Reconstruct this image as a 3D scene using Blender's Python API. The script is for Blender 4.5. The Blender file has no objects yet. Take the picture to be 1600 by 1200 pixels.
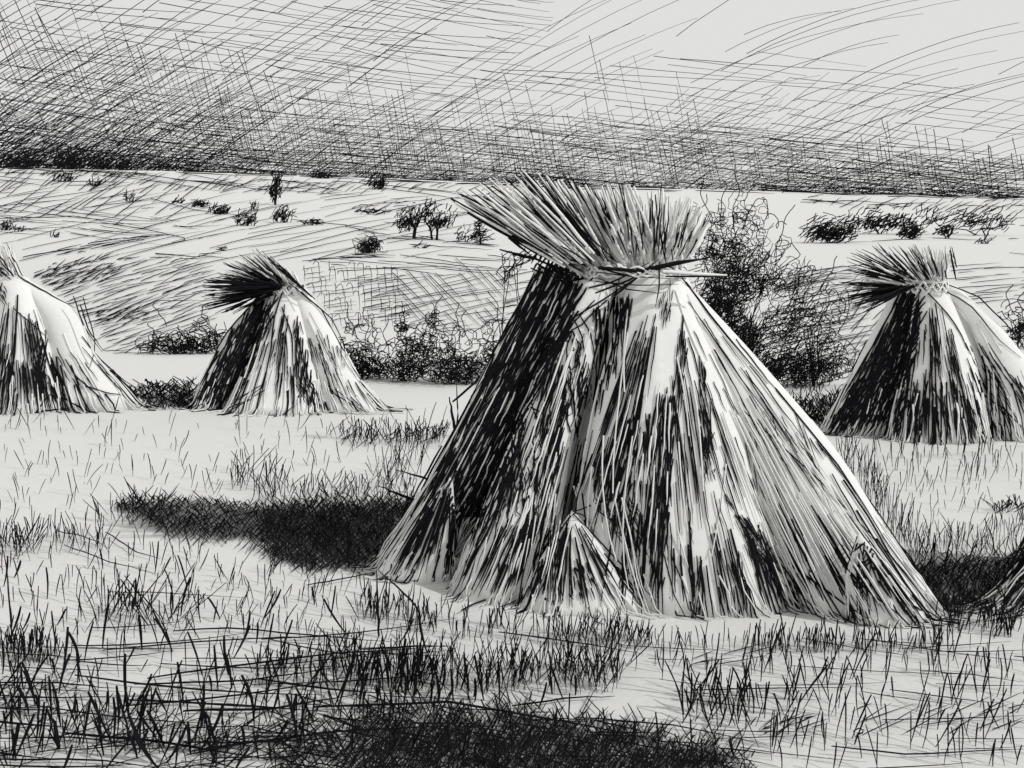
import bpy, math
import numpy as np
from mathutils import Vector
from mathutils.bvhtree import BVHTree

rng = np.random.default_rng(7)
F = 1400.0            # focal length in photo pixels (photo is 1600 wide)
CX, HY, CH = 800.0, 430.0, 1.4    # principal column, eye-level row, camera height
scene = bpy.context.scene
col = scene.collection

# ------------------------------------------------------------------ materials
def mat(name, base, rough=0.85, noise=0.0, scale=20.0, bump=0.0, spec=0.2):
    m = bpy.data.materials.new(name); m.use_nodes = True
    nt = m.node_tree; b = nt.nodes['Principled BSDF']
    b.inputs['Roughness'].default_value = rough
    b.inputs['Specular IOR Level'].default_value = spec
    b.inputs['Base Color'].default_value = (*base, 1)
    if noise or bump:
        tc = nt.nodes.new('ShaderNodeTexCoord')
        n = nt.nodes.new('ShaderNodeTexNoise'); n.inputs['Scale'].default_value = scale
        n.inputs['Detail'].default_value = 6
        nt.links.new(tc.outputs['Object'], n.inputs['Vector'])
        if noise:
            r = nt.nodes.new('ShaderNodeValToRGB')
            e = r.color_ramp.elements
            e[0].position = .3; e[1].position = .7
            e[0].color = (*[c * (1 - noise) for c in base], 1)
            e[1].color = (*[min(1, c * (1 + noise)) for c in base], 1)
            nt.links.new(n.outputs['Fac'], r.inputs['Fac'])
            nt.links.new(r.outputs['Color'], b.inputs['Base Color'])
        if bump:
            bp = nt.nodes.new('ShaderNodeBump'); bp.inputs['Strength'].default_value = bump
            bp.inputs['Distance'].default_value = .01
            nt.links.new(n.outputs['Fac'], bp.inputs['Height'])
            nt.links.new(bp.outputs['Normal'], b.inputs['Normal'])
    return m

M_PALE = mat('pale_straw', (.82, .82, .805), .9, .03, 30, .15)
M_INK = mat('ink_straw_shade', (.007, .007, .009), .8, .25, 40, 0, .1)  # ink black, for straw lines and hatched-in shade alike
M_GROUND = mat('pale_earth', (.80, .80, .785), .95, .03, 40, .2)
M_SKYINK = mat('dark_streak', (.015, .015, .018), .95, 0, 1, 0, .0)
M_FAR = mat('dark_scrub', (.016, .016, .018), .9, .2, 5, 0, .0)

# ------------------------------------------------------------------ mesh helpers
def build(name, V, Q, mi, mats, parent=None, smooth=True):
    """V (n,3), Q (m,4) quads (tris repeat the last index as -1), mi (m,)"""
    me = bpy.data.meshes.new(name)
    V = np.asarray(V, np.float32); Q = np.asarray(Q, np.int64)
    tri = Q[:, 3] < 0
    tot = np.where(tri, 3, 4)
    flat = Q.reshape(-1)[Q.reshape(-1) >= 0]
    me.vertices.add(len(V)); me.vertices.foreach_set('co', V.ravel())
    me.loops.add(len(flat)); me.loops.foreach_set('vertex_index', flat.astype(np.int32))
    me.polygons.add(len(Q))
    st = np.concatenate([[0], np.cumsum(tot)[:-1]])
    me.polygons.foreach_set('loop_start', st.astype(np.int32))
    me.polygons.foreach_set('loop_total', tot.astype(np.int32))
    for m in mats: me.materials.append(m)
    me.polygons.foreach_set('material_index', np.asarray(mi, np.int32))
    me.polygons.foreach_set('use_smooth', np.full(len(Q), smooth))
    me.update(calc_edges=True); me.validate()
    o = bpy.data.objects.new(name, me); col.objects.link(o)
    if parent is not None:
        o.parent = parent
        o.matrix_parent_inverse = parent.matrix_basis.inverted()
    return o

class Geo:
    """collects tubes (pen-thin stalks) and surface patches into one mesh"""
    def __init__(s): s.V = []; s.Q = []; s.M = []; s.n = 0; s.lines = []
    def tube(s, P, R, m=0): s.lines.append((np.asarray(P, float), np.asarray(R, float), m))
    def patch(s, V, Q, m):
        Q = np.asarray(Q); s.V.append(np.asarray(V, float)); s.Q.append(np.where(Q >= 0, Q + s.n, -1))
        s.M.append(np.full(len(Q), m)); s.n += len(V)
    def flush(s, sides=4):
        by = {}
        for P, R, m in s.lines: by.setdefault((len(P), m), []).append((P, R))
        for (k, m), L in by.items():
            P = np.stack([a for a, _ in L]); R = np.stack([np.broadcast_to(b, (k,)) for _, b in L])
            n = len(L)
            T = np.gradient(P, axis=1) if k > 2 else np.repeat((P[:, 1:] - P[:, :1]), 2, axis=1)
            T /= np.linalg.norm(T, axis=2, keepdims=True) + 1e-9
            ref = P - np.array([0, 0, CH])
            ref = ref / (np.linalg.norm(ref, axis=2, keepdims=True) + 1e-9)
            A = np.cross(T, ref); la = np.linalg.norm(A, axis=2, keepdims=True)
            A = np.where(la > 1e-3, A / (la + 1e-9), np.array([1.0, 0, 0]))
            B = np.cross(A, T)
            th = np.arange(sides) * 2 * math.pi / sides
            ring = P[:, :, None, :] + R[:, :, None, None] * (np.cos(th)[None, None, :, None] * A[:, :, None, :] + np.sin(th)[None, None, :, None] * B[:, :, None, :])
            V = ring.reshape(-1, 3)
            base = (np.arange(n) * k * sides)[:, None, None]
            i = np.arange(k - 1)[None, :, None] * sides; j = np.arange(sides)[None, None, :]; j2 = (j + 1) % sides
            q = np.stack([base + i + j, base + i + j2, base + i + sides + j2, base + i + sides + j], -1).reshape(-1, 4)
            s.V.append(V); s.Q.append(q + s.n); s.M.append(np.full(len(q), m)); s.n += len(V)
        s.lines = []
    def build(s, name, mats, parent=None, sides=4, smooth=True):
        s.flush(sides)
        return build(name, np.concatenate(s.V), np.concatenate(s.Q), np.concatenate(s.M), mats, parent, smooth)

def tag(o, label=None, cat=None, group=None, kind=None):
    if label: o['label'] = label
    if cat: o['category'] = cat
    if group: o['group'] = group
    if kind: o['kind'] = kind
    return o
def empty(name, loc, label, cat, group=None):
    o = bpy.data.objects.new(name, None); col.objects.link(o)
    o.location = loc; o.empty_display_size = .2
    bpy.context.view_layer.update()
    return tag(o, label, cat, group)

# ------------------------------------------------------------------ the terrain
RX = np.array([-3000, 0, 300, 600, 900, 1300, 1600, 5000.]); RY = np.array([255, 262, 268, 279, 291, 301, 309, 330.])
ridge = lambda px: np.interp(px, RX, RY)
LY = np.log(np.array([30., 60, 120, 250, 450]))
def row_of(Y, px):
    """image row where the ground at distance Y shows, on image column px"""
    Y = np.maximum(np.asarray(Y, float), .2); px = np.asarray(px, float)
    r = ridge(px); l = np.log(Y)
    k = [495.3 + 0 * px, 433 + 0 * px, 388 + 0 * px, r + .42 * (388 - r), r]
    out = 430 + 1960 / Y
    for i in range(4):
        t = np.clip((l - LY[i]) / (LY[i + 1] - LY[i]), 0, 1)
        ts = t
        out = np.where(l >= LY[i], k[i] * (1 - ts) + k[i + 1] * ts, out)
    return np.where(l > LY[4], r + (l - LY[4]) * 130, out)
def zfun(X, Y):
    px = CX + F * X / np.maximum(Y, 1.)
    r = row_of(Y, px)
    z = CH - Y * (r - HY) / F
    z = np.where(np.asarray(Y) <= 30, 0, z)
    return np.maximum(z, -20.)
YT = np.concatenate([np.linspace(1.5, 30, 500)[:-1], np.geomspace(30, 449, 500)])
def ground_Y(px, py):
    px = np.atleast_1d(np.asarray(px, float)); py = np.atleast_1d(np.asarray(py, float))
    out = np.where(py > 495.3, 1960 / np.maximum(py - 430, 1), 0)
    for i in np.nonzero(py <= 495.3)[0]:
        rows = row_of(YT, np.full_like(YT, px[i]))
        out[i] = np.interp(-py[i], -rows, YT)
    return out
def at(px, py, Y):
    px = np.asarray(px, float); py = np.asarray(py, float); Y = np.asarray(Y, float) + 0 * px
    return np.stack([(px - CX) / F * Y, Y, CH + (HY - py) / F * Y], -1)
def on_ground(px, py):
    Y = ground_Y(px, py); P = at(px, py, Y); return P, Y

ys = np.concatenate([np.linspace(-40, 1, 20), np.linspace(1.5, 12, 60), np.geomspace(12.3, 30, 40), np.geomspace(30.5, 450, 170), np.geomspace(455, 900, 40), np.array([1200, 1800, 2600])])
us = np.concatenate([np.linspace(-2.2, -.75, 50), np.linspace(-.74, .74, 297), np.linspace(.75, 2.2, 50)])
gx = us[None, :] * np.maximum(ys, 14)[:, None]; gy = np.repeat(ys[:, None], len(us), 1)
gz = zfun(gx, np.maximum(gy, .5))
ny, nx = gx.shape
idx = np.arange(ny * nx).reshape(ny, nx)
q = np.stack([idx[:-1, :-1], idx[:-1, 1:], idx[1:, 1:], idx[1:, :-1]], -1).reshape(-1, 4)
g = build('ground', np.stack([gx, gy, gz], -1).reshape(-1, 3), q, np.zeros(len(q), int), [M_GROUND])
tag(g, kind='structure')

# ------------------------------------------------------------------ stroke generators (in photo pixels)
def hatch(poly, ang, sp, L=None, w=(1.5, 2), bow=0., aj=3., gap=.15, k=5, ej=.05, reg=1.):
    P = np.asarray(poly, float); a = math.radians(ang); c, s = math.cos(a), math.sin(a)
    U = P[:, 0] * c + P[:, 1] * s; W = -P[:, 0] * s + P[:, 1] * c
    out = []; v = W.min() + rng.random() * sp
    while v < W.max():
        xs = []
        for i in range(len(P)):
            j = (i + 1) % len(P)
            if (W[i] <= v) != (W[j] <= v): xs.append(U[i] + (v - W[i]) / (W[j] - W[i]) * (U[j] - U[i]))
        xs.sort()
        for u0, u1 in zip(xs[::2], xs[1::2]):
            if L and u1 - u0 > L * .5: u0 += rng.normal(0, ej * L); u1 += rng.normal(0, ej * L)
            segs = []
            if L is None: segs.append((u0 + rng.normal(0, 4), u1 + rng.normal(0, 4)))
            else:
                u = u0 - rng.random() * L * .6
                while u < u1:
                    l = L * rng.uniform(.65, 1.35)
                    p, q_ = max(u, u0 - rng.random() * L * .12), min(u + l, u1 + rng.random() * L * .12)
                    if q_ - p > L * .15: segs.append((p, q_))
                    u += l * rng.uniform(1 - gap * .5, 1 + gap * 2)
            for p, q_ in segs:
                t = np.linspace(0, 1, k); l = q_ - p
                uu = p + t * l; vv = v + rng.normal(0, sp * .22 * reg) + bow * l * 4 * t * (1 - t)
                vv = vv + (t - .5) * l * math.tan(math.radians(rng.normal(0, aj))) + rng.normal(0, .25, k)
                out.append((np.stack([uu * c - vv * s, uu * s + vv * c], -1), rng.uniform(*w)))
        v += sp * rng.uniform(1 - .35 * reg, 1 + .35 * reg)
    return out
def along(poly, t):
    P = np.asarray(poly, float); d = np.r_[0, np.cumsum(np.linalg.norm(np.diff(P, axis=0), axis=1))]
    t = np.clip(t, 0, 1) * d[-1]
    return np.stack([np.interp(t, d, P[:, 0]), np.interp(t, d, P[:, 1])], -1)
def fan(A, B, n, s=(0, 1), l=(.15, .4), w=(2, 3), jit=.03, bow=.0, k=6, tr=(0, 1), wob=.6):
    out = []
    for _ in range(n):
        t = rng.uniform(*tr); a = along(A, t); b = along(B, t + rng.normal(0, jit))
        L_ = rng.uniform(*l); s0 = rng.uniform(s[0], max(s[0], s[1] - L_)); s1 = min(s0 + L_, s[1])
        u = np.linspace(s0, s1, k)[:, None]
        p = a + (b - a) * u
        d = b - a; nrm = np.array([-d[1], d[0]])
        p = p + nrm * (bow * 4 * u * (1 - u)) + rng.normal(0, wob, (k, 2))
        out.append((p, rng.uniform(*w)))
    return out
def inpoly(P, X):
    P = np.asarray(P, float); r = np.zeros(len(X), bool)
    for i in range(len(P)):
        a, b = P[i], P[(i + 1) % len(P)]
        c = ((a[1] > X[:, 1]) != (b[1] > X[:, 1])) & (X[:, 0] < (b[0] - a[0]) * (X[:, 1] - a[1]) / (b[1] - a[1] + 1e-12) + a[0])
        r ^= c
    return r
def scatter(poly, n):
    P = np.asarray(poly, float); lo, hi = P.min(0), P.max(0); out = np.zeros((0, 2))
    while len(out) < n:
        X = rng.uniform(lo, hi, (n * 2 + 20, 2)); out = np.concatenate([out, X[inpoly(P, X)]])
    return out[:n]
def line(pts, w, k=8, wob=.5):
    p = along(pts, np.linspace(0, 1, k)); return (p + rng.normal(0, wob, p.shape), w)
def rad(w, Y, k, taper=.55):
    prof = np.interp(np.linspace(0, 1, k), [0, .18, .55, 1], [.72, 1, .92, taper * .5])
    return np.asarray(Y) * w / F / 2 * prof

# ------------------------------------------------------------------ sky: thin dark cloud streaks, far off, in the open sky
sky = Geo(); RS = 1000.
def skyink(strokes):
    for p, w in strokes:
        d = at(p[:, 0], p[:, 1], 1.0) - [0, 0, CH]
        d /= np.linalg.norm(d, axis=1, keepdims=True)
        r = RS * rng.uniform(.97, 1.03)
        sky.tube(d * r + [0, 0, CH], w * r / F / 2 * np.linspace(1.05, .55, len(p)))
S = skyink
def sk(poly, ang, sp, L, w=(1.3, 1.8), bow=0., aj=3., gap=.06):
    return hatch(poly, ang, sp * .66, L * 1.5, (w[0] * .72, w[1] * .78), bow, aj * .8, gap, 9, .4 if ang > 60 else .2, .55)
S(sk([(0, 0), (760, 0), (600, 120), (440, 220), (250, 262), (0, 250)], -32, 15, 280, (1.4, 2.1), -.03, 2))
S(sk([(0, 90), (140, 60), (330, 140), (420, 262), (0, 258)], -28, 7, 130, (1.3, 2), -.02, 4))
S(sk([(0, 165), (220, 195), (330, 266), (0, 262)], -30, 4.6, 70, (1.3, 1.9), 0, 6))
S(sk([(0, 205), (200, 232), (280, 268), (0, 268)], -38, 4, 34, (1.4, 2.2), 0, 10))
S(sk([(0, 185), (260, 225), (400, 268), (0, 266)], 5, 6, 90, (1.2, 1.8), 0, 3))
S(sk([(60, 0), (860, 0), (860, 100), (700, 292), (100, 262), (40, 60)], 6, 16, 260, (1.3, 2.1), .012, 1.5, .3))
S(sk([(430, 0), (830, 0), (840, 70), (560, 180), (400, 150)], 10, 20, 240, (1.3, 1.8), .012, 2, .3))
S(sk([(250, 190), (560, 170), (900, 230), (900, 292), (200, 264)], 4, 6.5, 130, (1.2, 1.9), .01, 2))
S(sk([(300, 225), (900, 255), (900, 294), (280, 270)], 4, 4.5, 90, (1.1, 1.7), .01, 2))
S(sk([(700, 205), (1130, 195), (1600, 245), (1600, 312), (900, 294)], 5, 7.5, 170, (1.2, 1.9), .012, 2))
S(sk([(1180, 260), (1600, 270), (1600, 312), (1200, 302)], 4, 5, 110, (1.3, 2.2), .008, 2))
S(sk([(100, 110), (270, 100), (430, 125), (430, 266), (200, 262)], 72, 12, 90, (1.2, 1.8), 0, 3))
S(sk([(300, 160), (520, 165), (700, 170), (900, 175), (1090, 165), (1130, 290), (900, 290), (330, 270)], 77, 13, 70, (1.1, 1.7), 0, 3))
S(sk([(350, 200), (560, 215), (900, 235), (900, 294), (340, 272)], 79, 10, 50, (1.1, 1.6), 0, 3))
S(sk([(1340, 248), (1460, 240), (1600, 252), (1600, 312), (1340, 302)], 79, 10, 55, (1.4, 2), 0, 3))
S(sk([(0, 0), (60, 0), (130, 90), (110, 150), (0, 60)], 63, 14, 110, (1.4, 2), 0, 3))
S(sk([(0, 40), (60, 100), (110, 180), (0, 200)], 65, 16, 70, (1.4, 2), 0, 4))
S(sk([(530, 200), (800, 60), (960, 0), (1130, 0), (1040, 90), (900, 180), (640, 275)], -29, 18, 330, (1.3, 1.8), -.035, 1.5))
S(sk([(420, 225), (620, 150), (720, 160), (640, 278), (440, 268)], -30, 15, 160, (1.2, 1.8), -.02, 2))
S(sk([(870, 200), (1130, 150), (1130, 292), (700, 282)], -32, 16, 110, (1.1, 1.7), -.02, 4))
S(sk([(1130, 90), (1200, 40), (1390, 2), (1420, 40), (1330, 120), (1080, 250)], -18, 17, 300, (1.3, 1.8), -.045, 1.5))
S(sk([(1400, 95), (1600, 28), (1600, 260), (1250, 255), (1330, 150)], -20, 19, 280, (1.3, 1.9), -.04, 2))
S(sk([(930, 92), (1250, 85), (1600, 160), (1600, 262), (930, 240)], 6, 15, 280, (1.1, 1.7), .0, 1.5, .35))
S(sk([(1060, 145), (1250, 150), (1440, 170), (1380, 300), (1060, 290)], -37, 13, 100, (1.1, 1.7), 0, 3))
S(sk([(1260, 260), (1600, 250), (1600, 310), (1250, 302)], -25, 11, 90, (1.2, 1.8), 0, 4))
for x0 in range(0, 1600, 100):
    y0 = float(ridge(x0 + 50)); d = (1.5 if x0 < 250 else 1)
    S(sk([(x0 - 10, y0 - 16 * d), (x0 + 110, y0 - 16 * d + 2), (x0 + 110, y0 + 4), (x0 - 10, y0 + 4)], -30, 5 / d, 26, (1.2, 1.8), 0, 12))
    S(sk([(x0 - 10, y0 - 9), (x0 + 110, y0 - 8), (x0 + 110, y0 + 4), (x0 - 10, y0 + 4)], 3, 3.5, 60, (1.2, 2), 0, 4))
S(sk([(0, 120), (200, 130), (430, 200), (430, 268), (0, 266)], 14, 11, 120, (1.2, 1.7), 0, 5))
S(sk([(0, 150), (200, 170), (330, 230), (330, 266), (0, 266)], -48, 9, 60, (1.2, 1.8), 0, 8))
S(sk([(0, 215), (120, 222), (230, 250), (240, 266), (0, 266)], -15, 4.5, 50, (1.4, 2.2), 0, 10))
S(sk([(350, 140), (700, 160), (900, 200), (900, 292), (300, 268)], -27, 12, 150, (1.1, 1.7), -.02, 3))
S(sk([(150, 90), (430, 100), (560, 150), (500, 260), (200, 230)], -36, 15, 170, (1.1, 1.7), -.02, 3))
S(sk([(900, 200), (1250, 215), (1600, 268), (1600, 310), (900, 292)], -12, 10, 150, (1.1, 1.7), 0, 4))
S(sk([(300, 180), (620, 200), (1130, 190), (1600, 255), (1600, 310), (900, 294), (300, 270)], 5, 9, 140, (1, 1.5), .01, 2.5))
S(sk([(420, 215), (900, 225), (1250, 235), (1600, 262), (1600, 310), (900, 294), (420, 274)], -34, 9, 70, (1, 1.5), -.01, 4))
S(sk([(500, 235), (900, 245), (1200, 255), (1340, 262), (1340, 304), (900, 294), (500, 276)], 80, 9, 45, (1, 1.5), 0, 3))
S(sk([(1060, 215), (1600, 255), (1600, 310), (1060, 298)], 11, 10, 150, (1, 1.5), .01, 2))
tag(sky.build('sky', [M_SKYINK], sides=3), kind='structure')

# ------------------------------------------------------------------ marks on the hillsides (stalks and furrow stubble lying on the ground)
def lie(G, strokes, lift=.0012, m=0):
    for p, w in strokes:
        P, Y = on_ground(p[:, 0], p[:, 1])
        ok = p[:, 1] > ridge(p[:, 0]) + 1
        if not ok.all(): continue
        r = rad(w, Y, len(p))
        P[:, 2] += lift * Y + r * .5
        G.tube(P, r, m)
hill = Geo()
def H(poly, ang, sp, L, w=(1, 1.5), *a): lie(hill, hatch(poly, ang, sp * .9, L * 1.25, (w[0] * 1.25, w[1] * 1.25), *a, k=8, ej=.12))
H([(0, 262), (300, 268), (600, 280), (600, 300), (380, 296), (0, 290)], -33, 8, 40, (.9, 1.4), 0, 8)
H([(0, 264), (230, 268), (230, 276), (0, 274)], -30, 3.6, 24, (1.1, 1.8), 0, 12)
H([(600, 280), (900, 293), (900, 302), (600, 296)], -30, 7, 24, (.9, 1.3), 0, 8)
H([(1240, 300), (1600, 312), (1600, 334), (1300, 322)], -30, 8, 34, (.9, 1.4), 0, 8)
H([(0, 285), (300, 292), (480, 320), (330, 372), (0, 392)], -13, 13, 160, (.8, 1.2), -.01, 2)
H([(0, 330), (180, 330), (330, 352), (250, 375), (0, 372)], 4, 9, 120, (.8, 1.2), .02, 3)
H([(400, 345), (620, 358), (770, 392), (700, 402), (420, 398)], -9, 13, 150, (.8, 1.2), 0, 2)
H([(500, 300), (700, 305), (690, 320), (520, 325)], -6, 8, 90, (.8, 1.2), 0, 3)
H([(60, 430), (330, 412), (330, 540), (190, 548), (120, 480)], -17, 8, 60, (.8, 1.3), 0, 5)
rp = [(x, float(ridge(x))) for x in range(0, 1601, 100)]
H([(x, y + 1) for x, y in rp] + [(x, y + 6) for x, y in rp[::-1]], 2, 2.4, 80, (1.2, 2.2), 0, 1)
H([(0, 268), (280, 272), (520, 286), (520, 302), (300, 296), (0, 290)], 3, 6, 90, (1, 1.5), 0, 3)
H([(0, 272), (330, 276), (300, 330), (120, 345), (0, 330)], -34, 17, 70, (1, 1.5), 0, 3)
H([(340, 282), (560, 288), (520, 302), (350, 298)], -12, 6, 50, (1, 1.5))
H([(60, 400), (300, 335), (560, 318), (800, 310), (760, 350), (560, 392), (300, 420)], -12, 14, 210, (.9, 1.4), -.02, 1.5, .4)
H([(0, 300), (260, 300), (240, 330), (0, 330)], -10, 11, 100, (.9, 1.3))
H([(55, 397), (120, 386), (260, 364), (260, 369), (130, 394), (60, 403)], -9, 2.6, 60, (1.2, 2))
H([(0, 318), (100, 322), (290, 350), (200, 372), (0, 356)], 8, 8, 100, (.8, 1.3), .02, 2)
H([(60, 425), (160, 402), (330, 410), (330, 520), (190, 548), (130, 490)], -18, 6.5, 38, (1.1, 1.7), 0, 4)
H([(52, 426), (180, 410), (190, 428), (80, 452)], -22, 4, 26, (1.3, 2), 0, 8)
H([(75, 415), (170, 398), (170, 408), (80, 425)], -25, 4, 22, (1.2, 1.9), 0, 8)
H([(150, 492), (205, 478), (238, 488), (230, 500), (150, 502)], -20, 4, 22, (1.3, 2), 0, 10)
H([(250, 398), (340, 396), (340, 408), (250, 408)], 3, 4, 50, (1.1, 1.8))
H([(480, 402), (800, 404), (790, 432), (640, 428), (500, 414)], 3, 4.6, 80, (1.1, 1.7), 0, 3)
H([(470, 415), (620, 425), (640, 500), (540, 520), (500, 470)], -8, 8, 50, (1, 1.4))
H([(610, 430), (800, 432), (790, 500), (720, 522), (640, 500)], 46, 13, 90, (1.1, 1.5), 0, 2)
H([(560, 432), (800, 432), (790, 505), (720, 522), (600, 500)], -11, 6.5, 70, (1, 1.4), 0, 3)
H([(1230, 430), (1340, 408), (1340, 540), (1250, 600), (1190, 540)], -12, 8, 100, (1.2, 1.6), 0, 2)
H([(1240, 420), (1380, 412), (1330, 440), (1240, 440)], -4, 7, 80, (1.1, 1.5))
H([(1470, 416), (1600, 402), (1600, 470), (1535, 478)], -6, 6, 80, (1.1, 1.6), 0, 2)
H([(545, 356), (640, 371), (775, 383), (775, 389), (640, 377), (550, 361)], 7, 2.4, 60, (1.1, 1.8))
H([(560, 360), (760, 320), (790, 330), (700, 345)], 2, 9, 80, (.9, 1.3))
H([(560, 320), (650, 316), (640, 332), (555, 334)], -15, 5, 24, (1, 1.5), 0, 6)
H([(560, 290), (700, 300), (790, 312), (790, 318), (650, 306)], 7, 6, 110, (1, 1.5))
H([(1250, 313), (1400, 318), (1600, 322), (1600, 327), (1250, 318)], 1, 4, 90, (1.1, 1.7))
H([(1290, 380), (1600, 372), (1600, 378), (1320, 384)], -1, 5, 70, (1, 1.4))
H([(540, 404), (560, 398), (600, 398), (610, 404)], 2, 3, 50, (1.2, 1.8))
H([(170, 548), (340, 545), (340, 553), (180, 554)], 2, 4, 60, (1.2, 1.8))
for p in [[(235, 312), (290, 327), (340, 335), (400, 340)], [(455, 345), (520, 352), (610, 362)], [(180, 352), (300, 375), (180, 400)],
          [(520, 285), (640, 296), (770, 312)], [(200, 272), (420, 300), (560, 306)], [(1250, 318), (1340, 316), (1400, 320)],
          [(0, 344), (120, 340), (250, 360)], [(640, 384), (770, 392)]]:
    lie(hill, [line(p, 1.7, 12)])
# ragged crop rows standing behind the middle stook
def stand(G, strokes, m=0, tilt=.25, hook=0.):
    for p, w in strokes:
        i = int(np.argmax(p[:, 1])); b = p[i]
        P0, Y0 = on_ground([b[0]], [b[1]]); Y0 = Y0[0]
        h = (b[1] - p[:, 1]) / F * Y0
        Y = Y0 + h * rng.normal(0, tilt)
        P = at(p[:, 0], p[:, 1], Y); P[:, 2] = np.maximum(P[:, 2], P0[0, 2] - .02)
        G.tube(P, rad(w, Y0, len(p), .9), m)
crop = []
for yy in (440, 462, 485, 510):
    for x in np.arange(478 + (yy - 440) * .6, 625, 11):
        h = rng.uniform(18, 34); x += rng.normal(0, 2)
        if rng.random() < .5: q_ = [(x - 9, yy - h + 7), (x - 4, yy - h), (x, yy - h + 3), (x + 2, yy)]
        else: q_ = [(x, yy - h), (x + 1, yy - h / 2), (x + 1, yy)]
        crop.append(line(q_, rng.uniform(1.1, 1.7), 7))
stand(hill, crop)
for x0, x1 in ((-700, 0), (1600, 2300)):
    H([(x0, 330), (x1, 330), (x1, 420), (x0, 420)], -12 if x0 < 0 else 4, 13, 160, (.9, 1.4), 0, 3)
    H([(x0, 420), (x1, 420), (x1, 540), (x0, 540)], -12, 9, 70, (1, 1.5), 0, 5)
H([(790, 420), (1100, 420), (1200, 540), (790, 540)], -11, 9, 90, (1, 1.5), 0, 4)
H([(1240, 425), (1392, 412), (1362, 545), (1330, 600), (1235, 602)], -13, 8, 90, (1, 1.5), 0, 3)
H([(1340, 420), (1400, 470), (1350, 560), (1330, 590)], -50, 10, 50, (.9, 1.4), 0, 4)
tag(hill.build('furrow_stubble', [M_FAR], sides=3), 'thin dark stubble and furrow lines over the pale hillsides', 'stubble', kind='stuff')

# ------------------------------------------------------------------ field stubble, packed dense where cast shadows are drawn in
grass_and_shade = Geo()
def blades(poly, n, h=(15, 40), w=(1.6, 2.4), lean=.25, G=None, bend=.035):
    st = []
    for b in scatter(poly, n):
        hh = rng.uniform(*h); l = rng.normal(0, lean) + .06
        t = np.linspace(1, 0, 5)
        x = b[0] + l * hh * t + bend * hh * rng.normal() * 4 * t * (1 - t)
        st.append((np.stack([x, b[1] - hh * t], -1), rng.uniform(*w) * (1.12 if b[1] > 880 else 1)))
    stand(G or grass_and_shade, st)
B = blades
B([(0, 655), (400, 655), (680, 695), (620, 780), (0, 800)], 75, (12, 42), (1.3, 2))
B([(360, 735), (440, 735), (450, 765), (360, 770)], 45, (20, 45), (1.4, 2.1), .35)
B([(540, 680), (700, 675), (690, 695), (530, 698)], 130, (10, 28), (1.3, 2.2), .4)
B([(640, 690), (700, 680), (650, 760), (560, 775)], 60, (25, 60), (1.2, 1.8), .3)
B([(500, 665), (620, 655), (640, 680), (520, 690)], 40, (10, 26), (1.2, 1.8), .5)
B([(0, 650), (180, 655), (430, 660), (640, 700), (600, 775), (0, 800)], 110, (8, 26), (1, 1.5), .3)
B([(1330, 700), (1600, 708), (1600, 880), (1420, 870)], 130, (10, 30), (1, 1.5), .25)
B([(150, 860), (400, 880), (620, 930), (600, 1000), (150, 960)], 80, (12, 34), (1.2, 1.8), .25)
B([(700, 1000), (1600, 1000), (1600, 1060), (700, 1060)], 110, (14, 40), (1.2, 1.9), .2)
B([(-700, 640), (0, 655), (0, 1010), (-700, 1010)], 420, (12, 42), (1.3, 2.2), .3)
B([(-500, 1010), (0, 1010), (0, 1210), (-500, 1210)], 200, (25, 65), (1.8, 4), .3)
B([(1600, 640), (2300, 640), (2300, 1010), (1600, 1010)], 420, (12, 42), (1.3, 2.2), .3)
B([(1600, 1010), (2100, 1010), (2100, 1210), (1600, 1210)], 110, (25, 65), (1.8, 3.4), .3)
B([(720, 640), (1230, 640), (1300, 860), (680, 860)], 260, (12, 40), (1.3, 2), .3)
SHADE_PATCH = [(180, 792), (260, 782), (400, 795), (520, 782), (660, 785), (640, 840), (570, 888), (480, 893), (415, 870), (395, 848), (260, 838)]  # cast shadow of the large stook, filled in with dark blades
B(SHADE_PATCH, 520, (8, 18), (1.5, 2.1), .6)
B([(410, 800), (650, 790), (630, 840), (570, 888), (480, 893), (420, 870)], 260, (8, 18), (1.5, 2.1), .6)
B([(150, 815), (190, 785), (260, 785), (230, 830)], 40, (15, 40), (1.4, 2), .5)
B([(400, 760), (650, 755), (650, 790), (400, 790)], 160, (14, 30), (1.3, 1.9), .4)
B([(0, 810), (250, 850), (460, 890), (640, 960), (640, 1010), (0, 1010)], 230, (18, 46), (1.4, 2.2), .3)
B([(0, 880), (250, 880), (640, 980), (640, 1010), (0, 1010)], 26, (24, 60), (3, 4.6), .35)
B([(0, 840), (60, 840), (60, 870), (0, 870)], 45, (20, 50), (1.3, 2), .35)
B([(80, 830), (160, 830), (160, 870), (80, 870)], 30, (20, 45), (1.3, 2), .35)
B([(160, 950), (290, 940), (290, 990), (150, 995)], 50, (30, 70), (1.6, 2.6), .55)
B([(0, 1010), (90, 1010), (110, 1040), (0, 1045)], 90, (18, 42), (1.4, 2.2), .25)
B([(560, 925), (700, 965), (900, 990), (1150, 1012), (1460, 1008), (1460, 1025), (900, 1018), (700, 1000), (560, 970)], 300, (18, 44), (1.5, 2.2), .2)
B([(860, 985), (1010, 990), (1010, 1010), (870, 1010)], 50, (26, 44), (1.4, 2), .3)
B([(0, 1010), (700, 1020), (700, 1100), (0, 1210)], 170, (20, 65), (1.5, 2.6), .3)
B([(0, 1010), (700, 1020), (700, 1100), (0, 1210)], 62, (25, 70), (3.4, 5.5), .3)
B([(380, 1040), (560, 1020), (560, 1075), (400, 1080)], 90, (25, 55), (1.6, 3.2), .3)
B([(0, 1090), (480, 1100), (480, 1215), (0, 1215)], 130, (25, 70), (1.6, 3), .35)
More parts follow.
